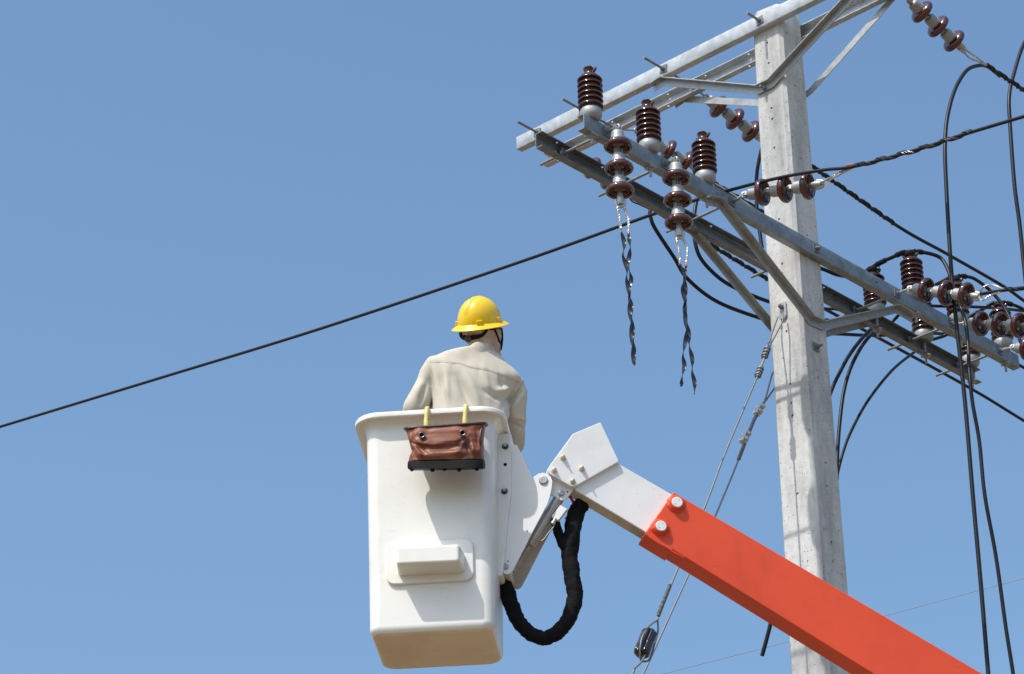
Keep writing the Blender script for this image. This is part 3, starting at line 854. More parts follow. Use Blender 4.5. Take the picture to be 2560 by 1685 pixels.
# ================================================================== GUYS
bg_ = .03
def gy(u, v, b=bg_): return pb(u, v, b)
face = -pw(9.3)
pbolt = pa(1958, 769, face-.0)
bG = loc(pbolt)[1]
t = thing('guy_wire', 'steel guy wire bolted to the lit pole face, left of the two guys', 'guy wire', pbolt, 'steel guy wires')
plate_bolt(pbolt-e1*.012, -e1, t, 'bolt', .012, .012)
bm = bmesh.new()
top = pa(1969, 763, face-.012); 
prism(bm, [pbolt+e2*.022+Z*.03, pbolt-e2*.026+Z*.035, pbolt-e2*.028-Z*.06, pbolt-e2*.01-Z*.085, pbolt+e2*.028-Z*.075, pbolt+e2*.026-Z*.02], -e1*.012); bevel(bm, .003, 1)
obj('strap_plate', bm, GALV, t)
hook = pbolt-Z*.085-e1*.03
c1 = pb(1917, 876, bG); c2 = pb(1900, 925, bG); c3 = pb(1887, 957, bG)
for sg in (-1, 1):
    bm = bmesh.new()
    tube(bm, catmull([hook+e2*.022*sg+Z*.02, hook+e2*.030*sg-Z*.05-e1*.03, hook.lerp(c1, .45)+e2*.022*sg, c1+e2*.006*sg, c2+e2*.004*sg, c3], 7), .0055, 8); obj('loop_strand', bm, GUY, t)
def clamp(c, d, parent, r=.017, l=.075, kind=0):
    bm = bmesh.new(); d = V(d).normalized(); x, y = frame(d)
    if kind == 0:
        tube(bm, [c-d*l/2, c-d*l*.3, c+d*l*.3, c+d*l/2], lambda s: r, 10, True, .8)
        for k in (-.3, 0, .3): tube(bm, [c+d*(l*k-.006), c+d*(l*k+.006)], r*1.25, 10)
    else:
        box(bm, c, d*l/2, x*.012, y*.019); bevel(bm, .003, 1)
        for k in (-.26, .26):
            q = c+d*l*k-x*.036; cyl(bm, q, x*.066, .009, 10); hexnut(bm, q+x*.007, x*.016, .0175); hexnut(bm, q+x*.050, x*.01, .016)
    obj('clamp', bm, GALV if kind == 1 else GALV_DARK, parent)
dg = (c3-c1).normalized()
clamp(c1+dg*.02, dg, t, .018, .10); clamp(c2+dg*.02, dg, t, .018, .09)
iz1 = pb(1640, 1548, bG)            # loop above the strain insulator
g1 = [c3, pb(1810, 1140, bG), pb(1763, 1265, bG), pb(1693, 1425, bG), pb(1645, 1545, bG)]
print('guy', loc(c3), loc(g1[1]), loc(g1[2]), loc(g1[3]), loc(iz1))
bm = bmesh.new(); tube(bm, catmull(g1[:4]+[pb(1643, 1550, bG)], 5), .0058, 8); obj('strand', bm, GUY, t)
bm = bmesh.new(); Pw = [pb(1675, 1463, bG), pb(1645, 1540, bG)]
tube(bm, helix(Pw, .008, .011, 0, 10), .0045, 6); obj('served_wrap', bm, GUY, t)
ctr = pb(1614, 1608, bG); dgi = (pb(1593, 1660, bG)-pb(1636, 1556, bG)).normalized()
x_, y_ = frame(dgi)
if x_.dot(V((1, 0, 0))) < 0: x_ = -x_
y_ = dgi.cross(x_)
bm = bmesh.new()
tube(bm, catmull([pb(1643, 1550, bG), pb(1622, 1566, bG), pb(1606, 1590, bG)-_f*.03, pb(1600, 1618, bG)-_f*.03, pb(1602, 1650, bG), pb(1611, 1654, bG)], 5), .0055, 8)
tube(bm, catmull([pb(1644, 1550, bG), pb(1645, 1575, bG), pb(1640, 1600, bG)+_f*.02, pb(1625, 1648, bG)+_f*.02, pb(1611, 1654, bG)], 5), .0055, 8)
tube(bm, catmull([pb(1585, 1672, bG), pb(1605, 1650, bG)-_f*.03, pb(1622, 1610, bG)-_f*.036, pb(1625, 1594, bG)-_f*.02, pb(1622, 1590, bG)], 5), .0055, 8)
tube(bm, catmull([pb(1640, 1545, bG), pb(1590, 1664, bG)-V((0, 0, 0)), pb(1575, 1700, bG), pb(1530, 1810, bG)][1:], 5), .0065, 8)
obj('insulator_loops', bm, GUY, t)
# strain insulator, a thing of its own, threaded on the guy
ti = thing('guy_strain_insulator', 'dark glossy porcelain egg insulator threaded on the left guy, near the bottom edge', 'insulator', ctr)
bm = bmesh.new(); rings = []
for i in range(25):
    s = -1+2*i/24; zz = s*.090
    env = (1-abs(s)**14)**.5*.94+.06
    rr_ = []
    for k in range(48):
        a = 2*math.pi*k/48
        rad = .044*(1-.26*math.cos(4*a)**8*(1 if abs(s) < .85 else .4)) + .004*abs(s)
        if s > .2: rad *= 1-.10*max(0, math.cos(a-1))**4
        rr_.append(bm.verts.new(ctr+dgi*zz+x_*rad*env*math.cos(a)+y_*rad*env*math.sin(a)))
    rings.append(rr_)
for a, b in zip(rings, rings[1:]):
    for k in range(48): bm.faces.new((a[k], a[(k+1) % 48], b[(k+1) % 48], b[k]))
bm.faces.new(rings[0]); bm.faces.new(rings[-1])
obj('fluted_body', bm, GPORC, ti, 50)
# second guy, on the hidden left face (pulls away to the left)
ag = -.02
t2 = thing('guy_wire', 'steel guy wire with two bolted clamps, coming from behind the pole, right of two', 'guy wire', pa(1940, 920, ag), 'steel guy wires')
G = lambda u, v: pb(u, v, pw(9)+.02)
k1 = G(1909, 1008)
for q in ([(1952, 922), (1938, 925), (1929, 940), (1917, 985)], [(1965, 945), (1950, 952), (1935, 972), (1917, 998)]):
    bm = bmesh.new(); tube(bm, catmull([G(*x) for x in q]+[k1], 6), .0055, 8); obj('loop_strand', bm, GUY, t2)
k2 = G(1867, 1095); k3 = G(1852, 1135)
d2 = (k2-k1).normalized()
clamp(G(1899, 1024), d2, t2, l=.10, kind=1); clamp(G(1864, 1093), d2, t2, l=.10, kind=1)
for o_ in (-.007, .007):
    bm = bmesh.new(); x, y = frame(d2); tube(bm, [k1+y*o_*.6, G(1885, 1050)+y*o_, k2+y*o_, k3], .0055, 8); obj('loop_strand', bm, GUY, t2)
bm = bmesh.new(); tube(bm, helix([k2, G(1846, 1150)], .008, .012, 0, 10), .0045, 6); obj('served_wrap', bm, GUY, t2)
bm = bmesh.new(); tube(bm, [k3, G(1828, 1195), G(1790, 1286), G(1722, 1435), G(1608, 1686), G(1540, 1836)], .0058, 8); obj('strand', bm, GUY, t2)

# ================================================================== BUCKET LIFT
PHI = .0857
BO = V((-.3925, 13.6196, 6.9845))
br_ = V((math.cos(PHI), -math.sin(PHI), 0)); bn = V((math.sin(PHI), math.cos(PHI), 0))
def BK(x, y, z): return BO + br_*x + bn*y + Z*z
def bkpix(u, v, y): return on_plane(u, v, BO+bn*y, bn)
def bkl(P): q = P-BO; return V((q.dot(br_), q.dot(bn), q.z))
lift = thing('aerial_lift', 'white lift bucket and folded orange-and-white boom of a bucket truck', 'bucket lift', BK(0, 0, 0))
BH = 1.17
def bdim(z):
    k = z/BH
    return (.300+(.318-.300)*k, .245+(.262-.245)*k)   # half width, half depth
def rrect(cx, cy, hx, hy, r, n=8):
    out = []
    for q, (sx, sy) in enumerate(((1, 1), (-1, 1), (-1, -1), (1, -1))):
        for i in range(n+1):
            a = math.pi/2*(q+i/n)
            out.append((cx+sx*(hx-r)+r*math.cos(a), cy+sy*(hy-r)+r*math.sin(a)))
    return out
def bloft(bm, secs, close=False, capA=True, capB=True):
    rings = [[bm.verts.new(BK(x, y, z-.028*min(1, max(0, (z-1)/.09)))) for x, y in rrect(0, 0, hx, hy, r)] for hx, hy, r, z in secs]
    L = list(zip(rings, rings[1:])) + ([(rings[-1], rings[0])] if close else [])
    for a, b in L:
        n = len(a)
        for k in range(n): bm.faces.new((a[k], a[(k+1) % n], b[(k+1) % n], b[k]))
    if not close:
        if capA: bm.faces.new(rings[0])
        if capB: bm.faces.new(rings[-1][::-1])
bm = bmesh.new(); S = []
cr = .065
for a in range(0, 7):
    th = math.pi/2*a/6; hx, hy = bdim(0); rb = .045
    S.append((hx-rb+rb*math.sin(th), hy-rb+rb*math.sin(th), cr-.01, rb-rb*math.cos(th)))
for z in (.2, .4, .6, .8, 1.0, 1.09):
    hx, hy = bdim(z); S.append((hx, hy, cr, z))
for dx, z in ((.004, 1.115), (.014, 1.132), (.03, 1.142)):
    hx, hy = bdim(z); S.append((hx+dx, hy+dx, cr+dx, z))
for off, z in ((-.008, 1.150), (-.010, 1.1), (-.012, .6), (-.016, .04)):
    hx, hy = bdim(z); S.append((hx+off, hy+off, cr-.01, z))
bloft(bm, S, False)
bucket = obj('bucket', bm, WHITE, lift, 50)
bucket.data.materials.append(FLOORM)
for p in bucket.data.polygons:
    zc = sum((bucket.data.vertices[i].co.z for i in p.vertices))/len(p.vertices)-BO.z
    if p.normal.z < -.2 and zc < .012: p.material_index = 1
bm = bmesh.new(); S = []
hx, hy = bdim(BH)
for off, z in ((-.012, 1.143), (.03, 1.143), (.050, 1.141), (.055, 1.142), (.0575, 1.146), (.0575, 1.164), (.054, 1.170), (.04, 1.1735), (0, 1.175), (-.010, 1.172), (-.013, 1.165)):
    S.append((hx+off, hy+off, cr+off*.9+.012, z))
bloft(bm, S, True)
obj('rim', bm, WHITE, bucket, 50)
# access cover with its protruding box
def rr_prism(bm, x0, x1, z0, z1, y0, y1, r, bev=.006, skew=0):
    c = rrect((x0+x1)/2, (z0+z1)/2, (x1-x0)/2, (z1-z0)/2, r, 6)
    prism(bm, [BK(x, y0, z+skew*x) for x, z in c], bn*(y1-y0))
    bevel(bm, bev, 3, 50)
yf = -bdim(.3)[1]
p0 = bkl(bkpix(966, 1462, yf)); p1 = bkl(bkpix(1184, 1350, yf))
bm = bmesh.new(); rr_prism(bm, p0.x, p1.x, p0.z-.006, p1.z+.004, yf+.01, yf-.016, .045, .006)
obj('cover_plate', bm, WHITE, bucket, 60)
q0 = bkl(bkpix(991, 1412, yf-.135)); q1 = bkl(bkpix(1148, 1358, yf-.135))
bm = bmesh.new()
c0 = rrect((q0.x+q1.x)/2, (q0.z+q1.z)/2, (q1.x-q0.x)/2, (q1.z-q0.z)/2, .016, 5)
c1_ = rrect((q0.x+q1.x)/2+.004, (q0.z+q1.z)/2-.004, (q1.x-q0.x)/2+.012, (q1.z-q0.z)/2+.006, .02, 5)
A = [bm.verts.new(BK(x, yf-.135, z+.002*math.sin(x*40))) for x, z in c0]; B = [bm.verts.new(BK(x, yf-.005, z)) for x, z in c1_]
bm.faces.new(A)
bm.faces.new(B[::-1])
for k in range(len(A)): bm.faces.new((A[k], B[k], B[(k+1) % len(A)], A[(k+1) % len(A)]))
bevel(bm, .015, 4, 60); obj('cover_box', bm, WHITE, bucket, 60)
# mounting rib down the right side, with bolts
yr = -.075
bm = bmesh.new()
rib = [(1222, 1083), (1278, 1082), (1279, 1170), (1278, 1240), (1270, 1300), (1262, 1400), (1256, 1440), (1222, 1440), (1222, 1200)]
prism(bm, [bkpix(u, v, yr) for u, v in rib], bn*.16); bevel(bm, .008, 2, 40)
obj('mounting_rib', bm, WHITE, bucket, 40)
def bolt_on(c, d, parent, r=.014, name='bolt', m=GALV, dome=False, cap=None):
    bm = bmesh.new(); d = V(d).normalized()
    lathe(bm, [(r*1.35, 0), (r*1.35, .003), (r*1.2, .0035)], c, d, 24)
    if dome: lathe(bm, [(r, .003), (r, .010), (r*.8, .016), (r*.4, .019), (0, .0195)], c, d, 20)
    else:
        hexnut(bm, c+d*.0035, d*.009, r); lathe(bm, [(r*.55, .010), (r*.55, .024), (r*.3, .027), (0, .027)], c, d, 14)
    return obj(name, bm, m, parent)
DBOLT = mat('dark_steel_bolt', (.10, .095, .09), .35, .7, .15, 40, .1, 150)
for u, v in ((1263, 1116), (1261, 1228)): 
    nb = bolt_on(bkpix(u, v, yr-.001), -bn, lift, .0125, m=DBOLT); c = bkpix(u, v, yr-.001)
    bm = bmesh.new(); lathe(bm, [(.0075, .012), (.0075, .030), (.005, .034), (0, .0345)], c, -bn, 16); obj('stud', bm, GALV, nb)
bm = bmesh.new(); c = bkpix(1263, 1161, yr-.0015); cyl(bm, c, bn*.002, .0085, 20); obj('hole', bm, DARK, lift)
# levelling bracket: two parallel plates
z4 = lambda x, y: (1200+x*.30635, 1020+y*.30635)
br_out = [(250, 300), (300, 300), (345, 388), (425, 568), (450, 553), (476, 535), (512, 526), (550, 536), (578, 560), (591, 592), (588, 640), (575, 710), (553, 780), (430, 1010), (272, 1318), (255, 1342), (232, 1355), (200, 1352), (182, 1330), (180, 1300), (200, 1100), (215, 900), (235, 700)]
yb = -.055
bm = bmesh.new(); prism(bm, [bkpix(*z4(x, y), yb-.006) for x, y in br_out], bn*.012); bevel(bm, .003, 2, 50)
brk = obj('bracket_plate', bm, WPAINT, lift, 40)
bm = bmesh.new(); prism(bm, [bkpix(*z4(x, y), yb-.006)+bn*.19+br_*.028 for x, y in [(250, 640), (400, 640)]+br_out[12:]], bn*.012); bevel(bm, .003, 2, 50)
obj('bracket_plate', bm, DPAINT, lift, 40)
def disc_pin(c, d, parent, r, h, name='pivot_pin', m=GALV, collar=True):
    bm = bmesh.new(); d = V(d).normalized()
    if collar: lathe(bm, [(r*1.25, 0), (r*1.25, .004), (r*1.12, .006), (r*1.05, .004), (0, .004)], c, d, 28)
    lathe(bm, [(r, 0), (r, h-.002), (r-.002, h), (r*.62, h), (r*.58, h-.002), (r*.5, h-.002), (r*.45, h), (0, h)], c, d, 28)
    x, y = frame(d)
    for k in range(4):
        a = k*1.2+.6; q = c+d*(h+.0005)+(x*math.cos(a)+y*math.sin(a))*r*.3
        box(bm, q, x*.0035, y*.0012, d*.001)
    return obj(name, bm, m, parent)
disc_pin(bkpix(*z4(518, 592), yb-.006), -bn, lift, .0185, .010)
disc_pin(bkpix(*z4(207, 1295), yb-.006), -bn, lift, .0125, .008)
for x, y in ((385, 1003), (228, 1249)):
    bm = bmesh.new(); cyl(bm, bkpix(*z4(x, y), yb-.0072), bn*.002, .0035, 12); obj('hole', bm, DARK, lift)
# cross tube between the plates (bottom) and pivot tube (top)
for x, y, r_, m_ in ((220, 1318, .021, DPAINT), (518, 592, .024, DPAINT)):
    bm = bmesh.new(); cyl(bm, bkpix(*z4(x, y), yb+.008), bn*.17, r_, 24); obj('cross_tube', bm, m_, lift)
bm = bmesh.new()   # closing web between plates on the far edge
prism(bm, [bkpix(*z4(x, y), yb+.05) for x, y in ((300, 1000), (330, 1000), (290, 1270), (255, 1320))], bn*.02); obj('web_plate', bm, DPAINT, lift)
# boom planes
bd = V((1, .22, 0)).normalized(); bnn = V((-.22, 1, 0)).normalized()
PV = bkpix(*z4(518, 592), yb)
def bo(u, v, off=0): return on_plane(u, v, PV+bnn*off, bnn)
def zo(x, y, off=0): return bo(*z4(x, y), off)
# link plate
bm = bmesh.new(); prism(bm, [zo(x, y, .012) for x, y in ((520, 540), (600, 545), (790, 640), (770, 660), (708, 742), (690, 752), (660, 752), (560, 692), (500, 640))], bnn*.012); bevel(bm, .003, 2, 50)
obj('link_plate', bm, WPAINT, lift, 40)
disc_pin(zo(662, 695, .012), -bnn, lift, .0135, .010)
bm = bmesh.new(); cyl(bm, zo(714, 683, .0105), bnn*.002, .004, 12); obj('hole', bm, DARK, lift)
# gusset (folded housing over the knuckle)
gus = [(760, 207), (985, 113), (1003, 150), (1135, 432), (1130, 440), (792, 632), (768, 642), (742, 638), (600, 556), (555, 528), (548, 505), (575, 460)]
bm = bmesh.new(); prism(bm, [zo(x, y, -.022) for x, y in gus], bnn*.145); bevel(bm, .006, 2, 30)
gu = obj('knuckle_housing', bm, WPAINT, lift, 30)
for x, y in ((675, 405), (603, 510), (828, 495), (755, 600)):
    bm = bmesh.new(); c = zo(x, y, -.022)
    lathe(bm, [(.0155, 0), (.0155, .003), (.0145, .004), (.0115, .004), (.0112, .014), (.0095, .019), (.005, .0215), (0, .022)], c, -bnn, 24)
    cyl(bm, c-bnn*.02, -bnn*.012, .0045, 10, .001)
    obj('rivet', bm, mat('cream_painted_bolt', (.66, .60, .50), .45) if 'cream_painted_bolt' not in bpy.data.materials else bpy.data.materials['cream_painted_bolt'], gu)
# white inner boom
wb_ = [(790, 600), (1100, 420), (1160, 468), (1570, 705), (1620, 760), (1420, 1050), (1340, 1005), (775, 668)]
bm = bmesh.new(); prism(bm, [zo(x, y, .0) for x, y in wb_], bnn*.093); bevel(bm, .007, 2, 20)
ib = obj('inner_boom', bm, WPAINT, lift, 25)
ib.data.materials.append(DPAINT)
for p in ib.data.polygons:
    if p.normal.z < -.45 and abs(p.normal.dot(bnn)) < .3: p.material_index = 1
# seam and knuckle weld lines
bm = bmesh.new(); tube(bm, [zo(775, 655, -.0), zo(1135, 452, -.0)], .004, 8); obj('weld_bead', bm, WPAINT, lift)
# levelling cylinder
ca, cb = bkpix(*z4(640, 745), yb+.06), bkpix(*z4(405, 1120), yb+.06)
bm = bmesh.new(); d = (cb-ca)
lathe(bm, [(.018, -.03), (.024, -.02), (.026, 0), (.026, d.length*.94), (.022, d.length), (.012, d.length+.003), (.010, d.length+.003), (.010, d.length+.16), (0, d.length+.16)], ca, d, 28)
obj('levelling_cylinder', bm, mat('cylinder_steel', (.50, .47, .44), .38, .4, .08, 12, .05, 60, c2=(.30, .24, .20), s2=6), lift)
ca2 = ca+bn*.02
bm = bmesh.new(); prism(bm, [bkpix(*z4(x, y), yb+.03) for x, y in ((655, 790), (712, 822), (640, 916), (598, 900), (585, 880))], bn*.025); bevel(bm, .003, 2)
obj('valve_block', bm, WPAINT, lift)
bm = bmesh.new(); c = bkpix(*z4(602, 930), yb+.03); lathe(bm, [(0, -.02), (.009, -.02), (.010, 0), (.012, .0), (.012, .012), (.007, .014), (0, .016)], c, V((-.5, 0, -1)).normalized(), 12)
obj('fitting', bm, GALV, lift)
bm = bmesh.new(); tube(bm, catmull([bkpix(*z4(x, y), yb+.03) for x, y in ((612, 945), (590, 985), (548, 1035), (515, 1078), (478, 1086))], 6), .0035, 8); obj('pipe', bm, BOLT, lift)
bm = bmesh.new(); tube(bm, catmull([zo(x, y, .10) for x, y in ((712, 700), (742, 735), (764, 780), (758, 830), (735, 872), (700, 905))], 6), .0075, 10); obj('orange_hose', bm, REDHOSE, lift)
bm = bmesh.new(); tube(bm, catmull([zo(x, y, .12) for x, y in ((745, 700), (790, 720), (830, 750), (850, 772))], 6), .012, 10); obj('hose_guide', bm, DPAINT, lift)
# fabric-sleeved hoses
def sleeve(pts, rf, name='hose_sleeve'):
    bm = bmesh.new(); P = catmull(pts, 14); rr = tube(bm, P, rf, 20)
    for i, ring_ in enumerate(rr):
        c = P[i]
        for k, v in enumerate(ring_):
            d = (v.co-c); a = k/20*6.283
            v.co = c+d*(1+.13*noise.noise(V((i*.16, math.cos(a)*1.2, math.sin(a)*1.2)))+.11*noise.noise(V((i*.55, math.cos(a)*2.2, math.sin(a)*2.2+7)))-.06*max(0, math.sin(i*.37+math.sin(a)*1.5))**6)
    return obj(name, bm, HOSE, lift, 80)
dd = lambda x, y: (x/.92969, y/.92969)
sl = [(1372, 1155), (1352, 1172), (1337, 1200), (1330, 1240), (1324, 1290), (1330, 1340), (1336, 1385), (1327, 1425), (1306, 1460), (1282, 1478), (1256, 1482), (1232, 1472), (1208, 1448), (1193, 1418), (1180, 1380), (1168, 1350)]
sleeve([bkpix(*dd(x, y), yb+.12+(.03 if i < 3 else 0)) for i, (x, y) in enumerate(sl)], lambda s: .0385+.0035*math.sin(s*7))
sleeve([bkpix(*dd(x, y), yb+.11) for x, y in ((1288, 1205), (1297, 1235), (1308, 1262), (1322, 1285))], lambda s: .022+.006*s)
# outer orange boom
OG = lambda x, y: (1560+x*.30947, 1200+y*.30947)
def oo(x, y, off=0): return bo(*OG(x, y), off)
obx = [(400, 95), (2068, 1075), (4200, 2328), (4100, 2880), (2068, 1595), (1200, 1068), (470, 612), (380, 545), (170, 430), (180, 405)]
bm = bmesh.new()
prism(bm, [oo(x, y, -.030) for x, y in ((400, 95), (4200, 2328), (3860, 2712), (470, 610), (170, 428))], bnn*.130); bevel(bm, .008, 3, 20)
ob = obj('outer_boom', bm, ORANGE, lift, 25)
# thicker collar at the mouth of the outer boom
bm = bmesh.new()
prism(bm, [oo(x, y, -.0325) for x, y in ((182, 412), (168, 428), (170, 438), (384, 568), (390, 560), (388, 540))], bnn*.135); bevel(bm, .005, 2, 20)
bmesh.ops.translate(bm, vec=V((0, 0, 0)), verts=bm.verts)
obj('mouth_collar', bm, ORANGE, ob, 25)
bm = bmesh.new()
wpts = [oo(x, y+3*math.sin(x*.05), -.0315) for x, y in [(200+i*15, 462+i*8.9) for i in range(20)]]
tube(bm, wpts, lambda s: .0045+.0018*math.sin(s*60), 8); obj('weld_bead', bm, ORANGE, ob)
for x, y in ((420, 193), (290, 385)):
    c = oo(x, y, -.0315)
    bm = bmesh.new()
    lathe(bm, [(.0, -.01), (.047, -.01), (.046, .003), (.040, .008), (.037, .009), (.036, .016), (.034, .020), (.028, .021), (0, .021)], c+bnn*.0, -bnn, 40)
    for v in bm.verts:
        dv = v.co-c
        if dv.length > .038: v.co += dv*.1*noise.noise(v.co*60)
    bs = obj('pin_boss', bm, ORANGE, ob, 50)
    bm = bmesh.new(); lathe(bm, [(.0275, .012), (.0275, .024), (.026, .0255), (0, .0255)], c, -bnn, 36)
    obj('pin_cap', bm, WPAINT, bs)
    for a in (.9, 4.0):
        x1, y1 = frame(-bnn); bm = bmesh.new(); cyl(bm, c-bnn*.0252+(x1*math.cos(a)+y1*math.sin(a))*.015, -bnn*.0008, .0022, 10); obj('pin_hole', bm, GALV_DARK, bs)
# ================================================================== TOOL BAG
z2 = lambda x, y: (860+x*.26810, 980+y*.26810)
yg = -bdim(.95)[1]-.205; TAU = R(21)      # the bag droops outwards, so its underside is seen edge-on
def bg2(x, y, yy): return bkl(bkpix(*z2(x, y), yy))
bag = thing('tool_bag', 'brown leather tool bag hanging by two yellow hooks on the bucket rim', 'tool bag', bkpix(*z2(930, 700), yg))
levels = []   # (z2 left, right, y, depth half, centre depth)
lv = [(588, 1292, 700, .070), (584, 1296, 660, .076), (590, 1290, 632, .075), (600, 1285, 600, .077), (622, 1282, 550, .078), (612, 1285, 500, .070), (600, 1288, 450, .066), (588, 1292, 400, .070), (572, 1300, 350, .075), (560, 1310, 318, .080)]
NB_ = 176
def bag_loft(bm, L, cx0=None):
    rings = []
    for (l, r_, y, hd) in L:
        k_ = (700-y)/382; yl, yrr = y+5+16*k_, y-7-22*k_
        pl, pr = bg2(l, yl, yg), bg2(r_, yrr, yg)
        cx, hx = (pl.x+pr.x)/2, (pr.x-pl.x)/2
        ring_ = []
        for k in range(NB_):
            a = 2*math.pi*k/NB_
            c_, s_ = math.cos(a), math.sin(a)
            ex = .38
            X = hx*math.copysign(abs(c_)**ex, c_); Y = hd*math.copysign(abs(s_)**ex, s_)
            zz = (pl.z+pr.z)/2+(pr.z-pl.z)/2*(X/hx)
            ring_.append(V((cx+X, yg+(hd+Y)*math.cos(TAU), zz+(hd+Y)*math.sin(TAU))))
        rings.append(ring_)
    return rings
def sub_levels(L, k=14):
    P = catmull([V((a, b, c)) for a, b, c, d in L], k); D = catmull([V((d, 0, 0)) for a, b, c, d in L], k)
    return [(p.x, p.y, p.z, q.x) for p, q in zip(P, D)]
def fold(x, y):
    """leather folds in z2 picture-plane coordinates"""
    f = 0
    yc = 508-58*((x-870)/240)**2; edge = 1/(1+math.exp((abs(x-860)-235)/25))
    f += .015*edge/(1+math.exp((y-yc)/4.5))*math.exp(-max(0, yc-y)/150)
    f += .013*math.exp(-((y-(575+15*math.cos((x-870)/150)))/42)**2)
    for cx, cy, sl, W, H, A in ((690, 545, .75, 20, 75, .012), (655, 575, .5, 15, 55, -.012), (742, 520, 1.0, 14, 50, -.007), (1110, 500, -.6, 22, 70, .013), (1160, 545, .35, 18, 60, -.013),
                                (1205, 540, .2, 16, 60, .010), (1060, 520, -.9, 14, 50, -.007), (1240, 440, .1, 16, 90, -.006), (640, 430, .1, 16, 60, -.006)):
        f += A*math.exp(-(((x-cx)-(y-cy)*sl)/W)**2)*math.exp(-((y-cy)/H)**2)
    f += .006*noise.noise(V((x*.012, y*.02, 3)))
    return f
def bag_part(L, name, m, par, cap0=True, cap1=False, thick=0, folds=True):
    bm = bmesh.new(); SL = sub_levels(L); RG = bag_loft(bm, SL)
    rings = []
    for (l, r_, y, hd), rg in zip(SL, RG):
        q = []
        for p in rg:
            xx = l+(r_-l)*((p.x-rg[NB_//2].x)/(rg[0].x-rg[NB_//2].x))
            off = fold(xx, y) if (folds and p.y < yg+.06) else 0
            q.append(bm.verts.new(BK(p.x, p.y-off, p.z)))
        rings.append(q)
    for a, b in zip(rings, rings[1:]):
        for k in range(NB_): bm.faces.new((a[k], a[(k+1) % NB_], b[(k+1) % NB_], b[k]))
    if cap0: bm.faces.new(rings[0])
    if cap1: bm.faces.new(rings[-1])
    return obj(name, bm, m, par, 60), [v.copy() for v in RG[-1]]
body, topr = bag_part(lv[2:], 'leather_body', LEATH, bag, True, True)
base, _ = bag_part([(596, 1284, 712, .068), (584, 1296, 702, .078), (581, 1298, 680, .081), (582, 1297, 655, .081), (586, 1294, 634, .079)], 'black_base', RUBBER, bag, True, True, folds=False)
bm = bmesh.new(); tube(bm, [BK(*p) for p in topr]+[BK(*topr[0])], .0085, 10, False); obj('rolled_rim', bm, LEATHD, bag)
bm = bmesh.new()
for yy in (652,):
    pts = [bkpix(*z2(x, yy-(x-600)*.02), yg-.0015) for x in range(600, 1286, 12)]
    for a, b in list(zip(pts, pts[1:]))[::2]: tube(bm, [a, a.lerp(b, .7)], .0005, 5)
obj('stitching', bm, SEAM, base)
for x, y in ((633, 718), (825, 724), (798, 708), (937, 716), (1048, 704), (1073, 722), (1238, 714)):
    bm = bmesh.new(); c = bkpix(*z2(x, y-12), yg+(.03 if y > 712 else .09)); lathe(bm, [(.010, 0), (.010, .012), (.008, .016), (0, .017)], c, -Z, 16); obj('foot_stud', bm, RUBBER, bag)
for x, y in ((727, 405), (1107, 385)):
    bm = bmesh.new(); c = bkpix(*z2(x, y), yg-.0165)
    tube(bm, [c+br_*math.cos(a)*.0135+Z*math.sin(a)*.0135-bn*.004 for a in [i*math.pi/12 for i in range(25)]], .004, 8, False); obj('grommet', bm, DBOLT, bag)
    bm = bmesh.new(); cyl(bm, c-bn*.003, bn*.006, .0115, 20); obj('grommet_hole', bm, DARK, bag)
for sx in (1300,):
    bm = bmesh.new(); xa = 25 if sx < 900 else -25
    tube(bm, catmull([bkpix(*z2(sx+xa*.2, 330), yg+.02), bkpix(*z2(sx+xa, 370), yg+.008), bkpix(*z2(sx+xa*1.2, 430), yg+.004), bkpix(*z2(sx+xa*1.2, 480), yg+.01)], 5), .006, 8); obj('corner_strap', bm, LEATHD, bag)
yrim = -bdim(BH)[1]-.064
zr = 1.18
for x, yt, yb2 in ((775, 135, 310), (1135, 115, 280)):
    T0 = bg2(x, yt, yrim)
    bm = bmesh.new()
    X = T0.x; zt = T0.z-.006
    yk = yg+.115
    lowp = bg2(x-6, yb2, yk)
    tube(bm, catmull([BK(X, yrim+.060, 1.152), BK(X, yrim+.052, zt-.014), BK(X, yrim+.030, zt), BK(X, yrim+.002, zt-.004), BK(X, yrim-.018, zt-.028), BK(X-.001, yrim-.021, zt-.07),
                      BK(X-.004, (yrim-.02+yk)/2, (zt-.07+lowp.z)/2), BK(lowp.x, yk, lowp.z+.012), BK(lowp.x, yk, lowp.z-.014)], 7), .0115, 14)
    obj('hook', bm, HOOK, bag)
    bm = bmesh.new(); tube(bm, [BK(lowp.x+.001, yk-.001, lowp.z+.016), BK(lowp.x, yk, lowp.z-.010)], .0138, 14); obj('hook_ferrule', bm, HOOK, bag)

# ================================================================== PERSON
zp = lambda x, y: (960+x*.25522, 700+y*.25522)
def pp(x, y, Y): return at_y(*zp(x, y), Y)
man = thing('person', 'worker in beige shirt and yellow hard hat seen from behind, standing in the bucket', 'person', BK(0, 0, .05))
def ell_loft(bm, secs, n=36, e=1.0):
    """secs: (centre, half-axis vector X, half-axis vector Y)"""
    rings = []
    for c, ax, ay in secs:
        ring_ = []
        for k in range(n):
            a = 2*math.pi*k/n; cc, ss = math.cos(a), math.sin(a)
            ring_.append(bm.verts.new(V(c)+V(ax)*math.copysign(abs(cc)**e, cc)+V(ay)*math.copysign(abs(ss)**e, ss)))
        rings.append(ring_)
    for a, b in zip(rings, rings[1:]):
        for k in range(n): bm.faces.new((a[k], a[(k+1) % n], b[(k+1) % n], b[k]))
    bm.faces.new(rings[0][::-1]); bm.faces.new(rings[-1])
def ball(bm, c, rx, ry, rz):
    m = Matrix.Translation(V(c)) @ Matrix.Diagonal((rx, ry, rz, 1))
    bmesh.ops.create_uvsphere(bm, u_segments=20, v_segments=14, radius=1, matrix=m)
YT = 13.72
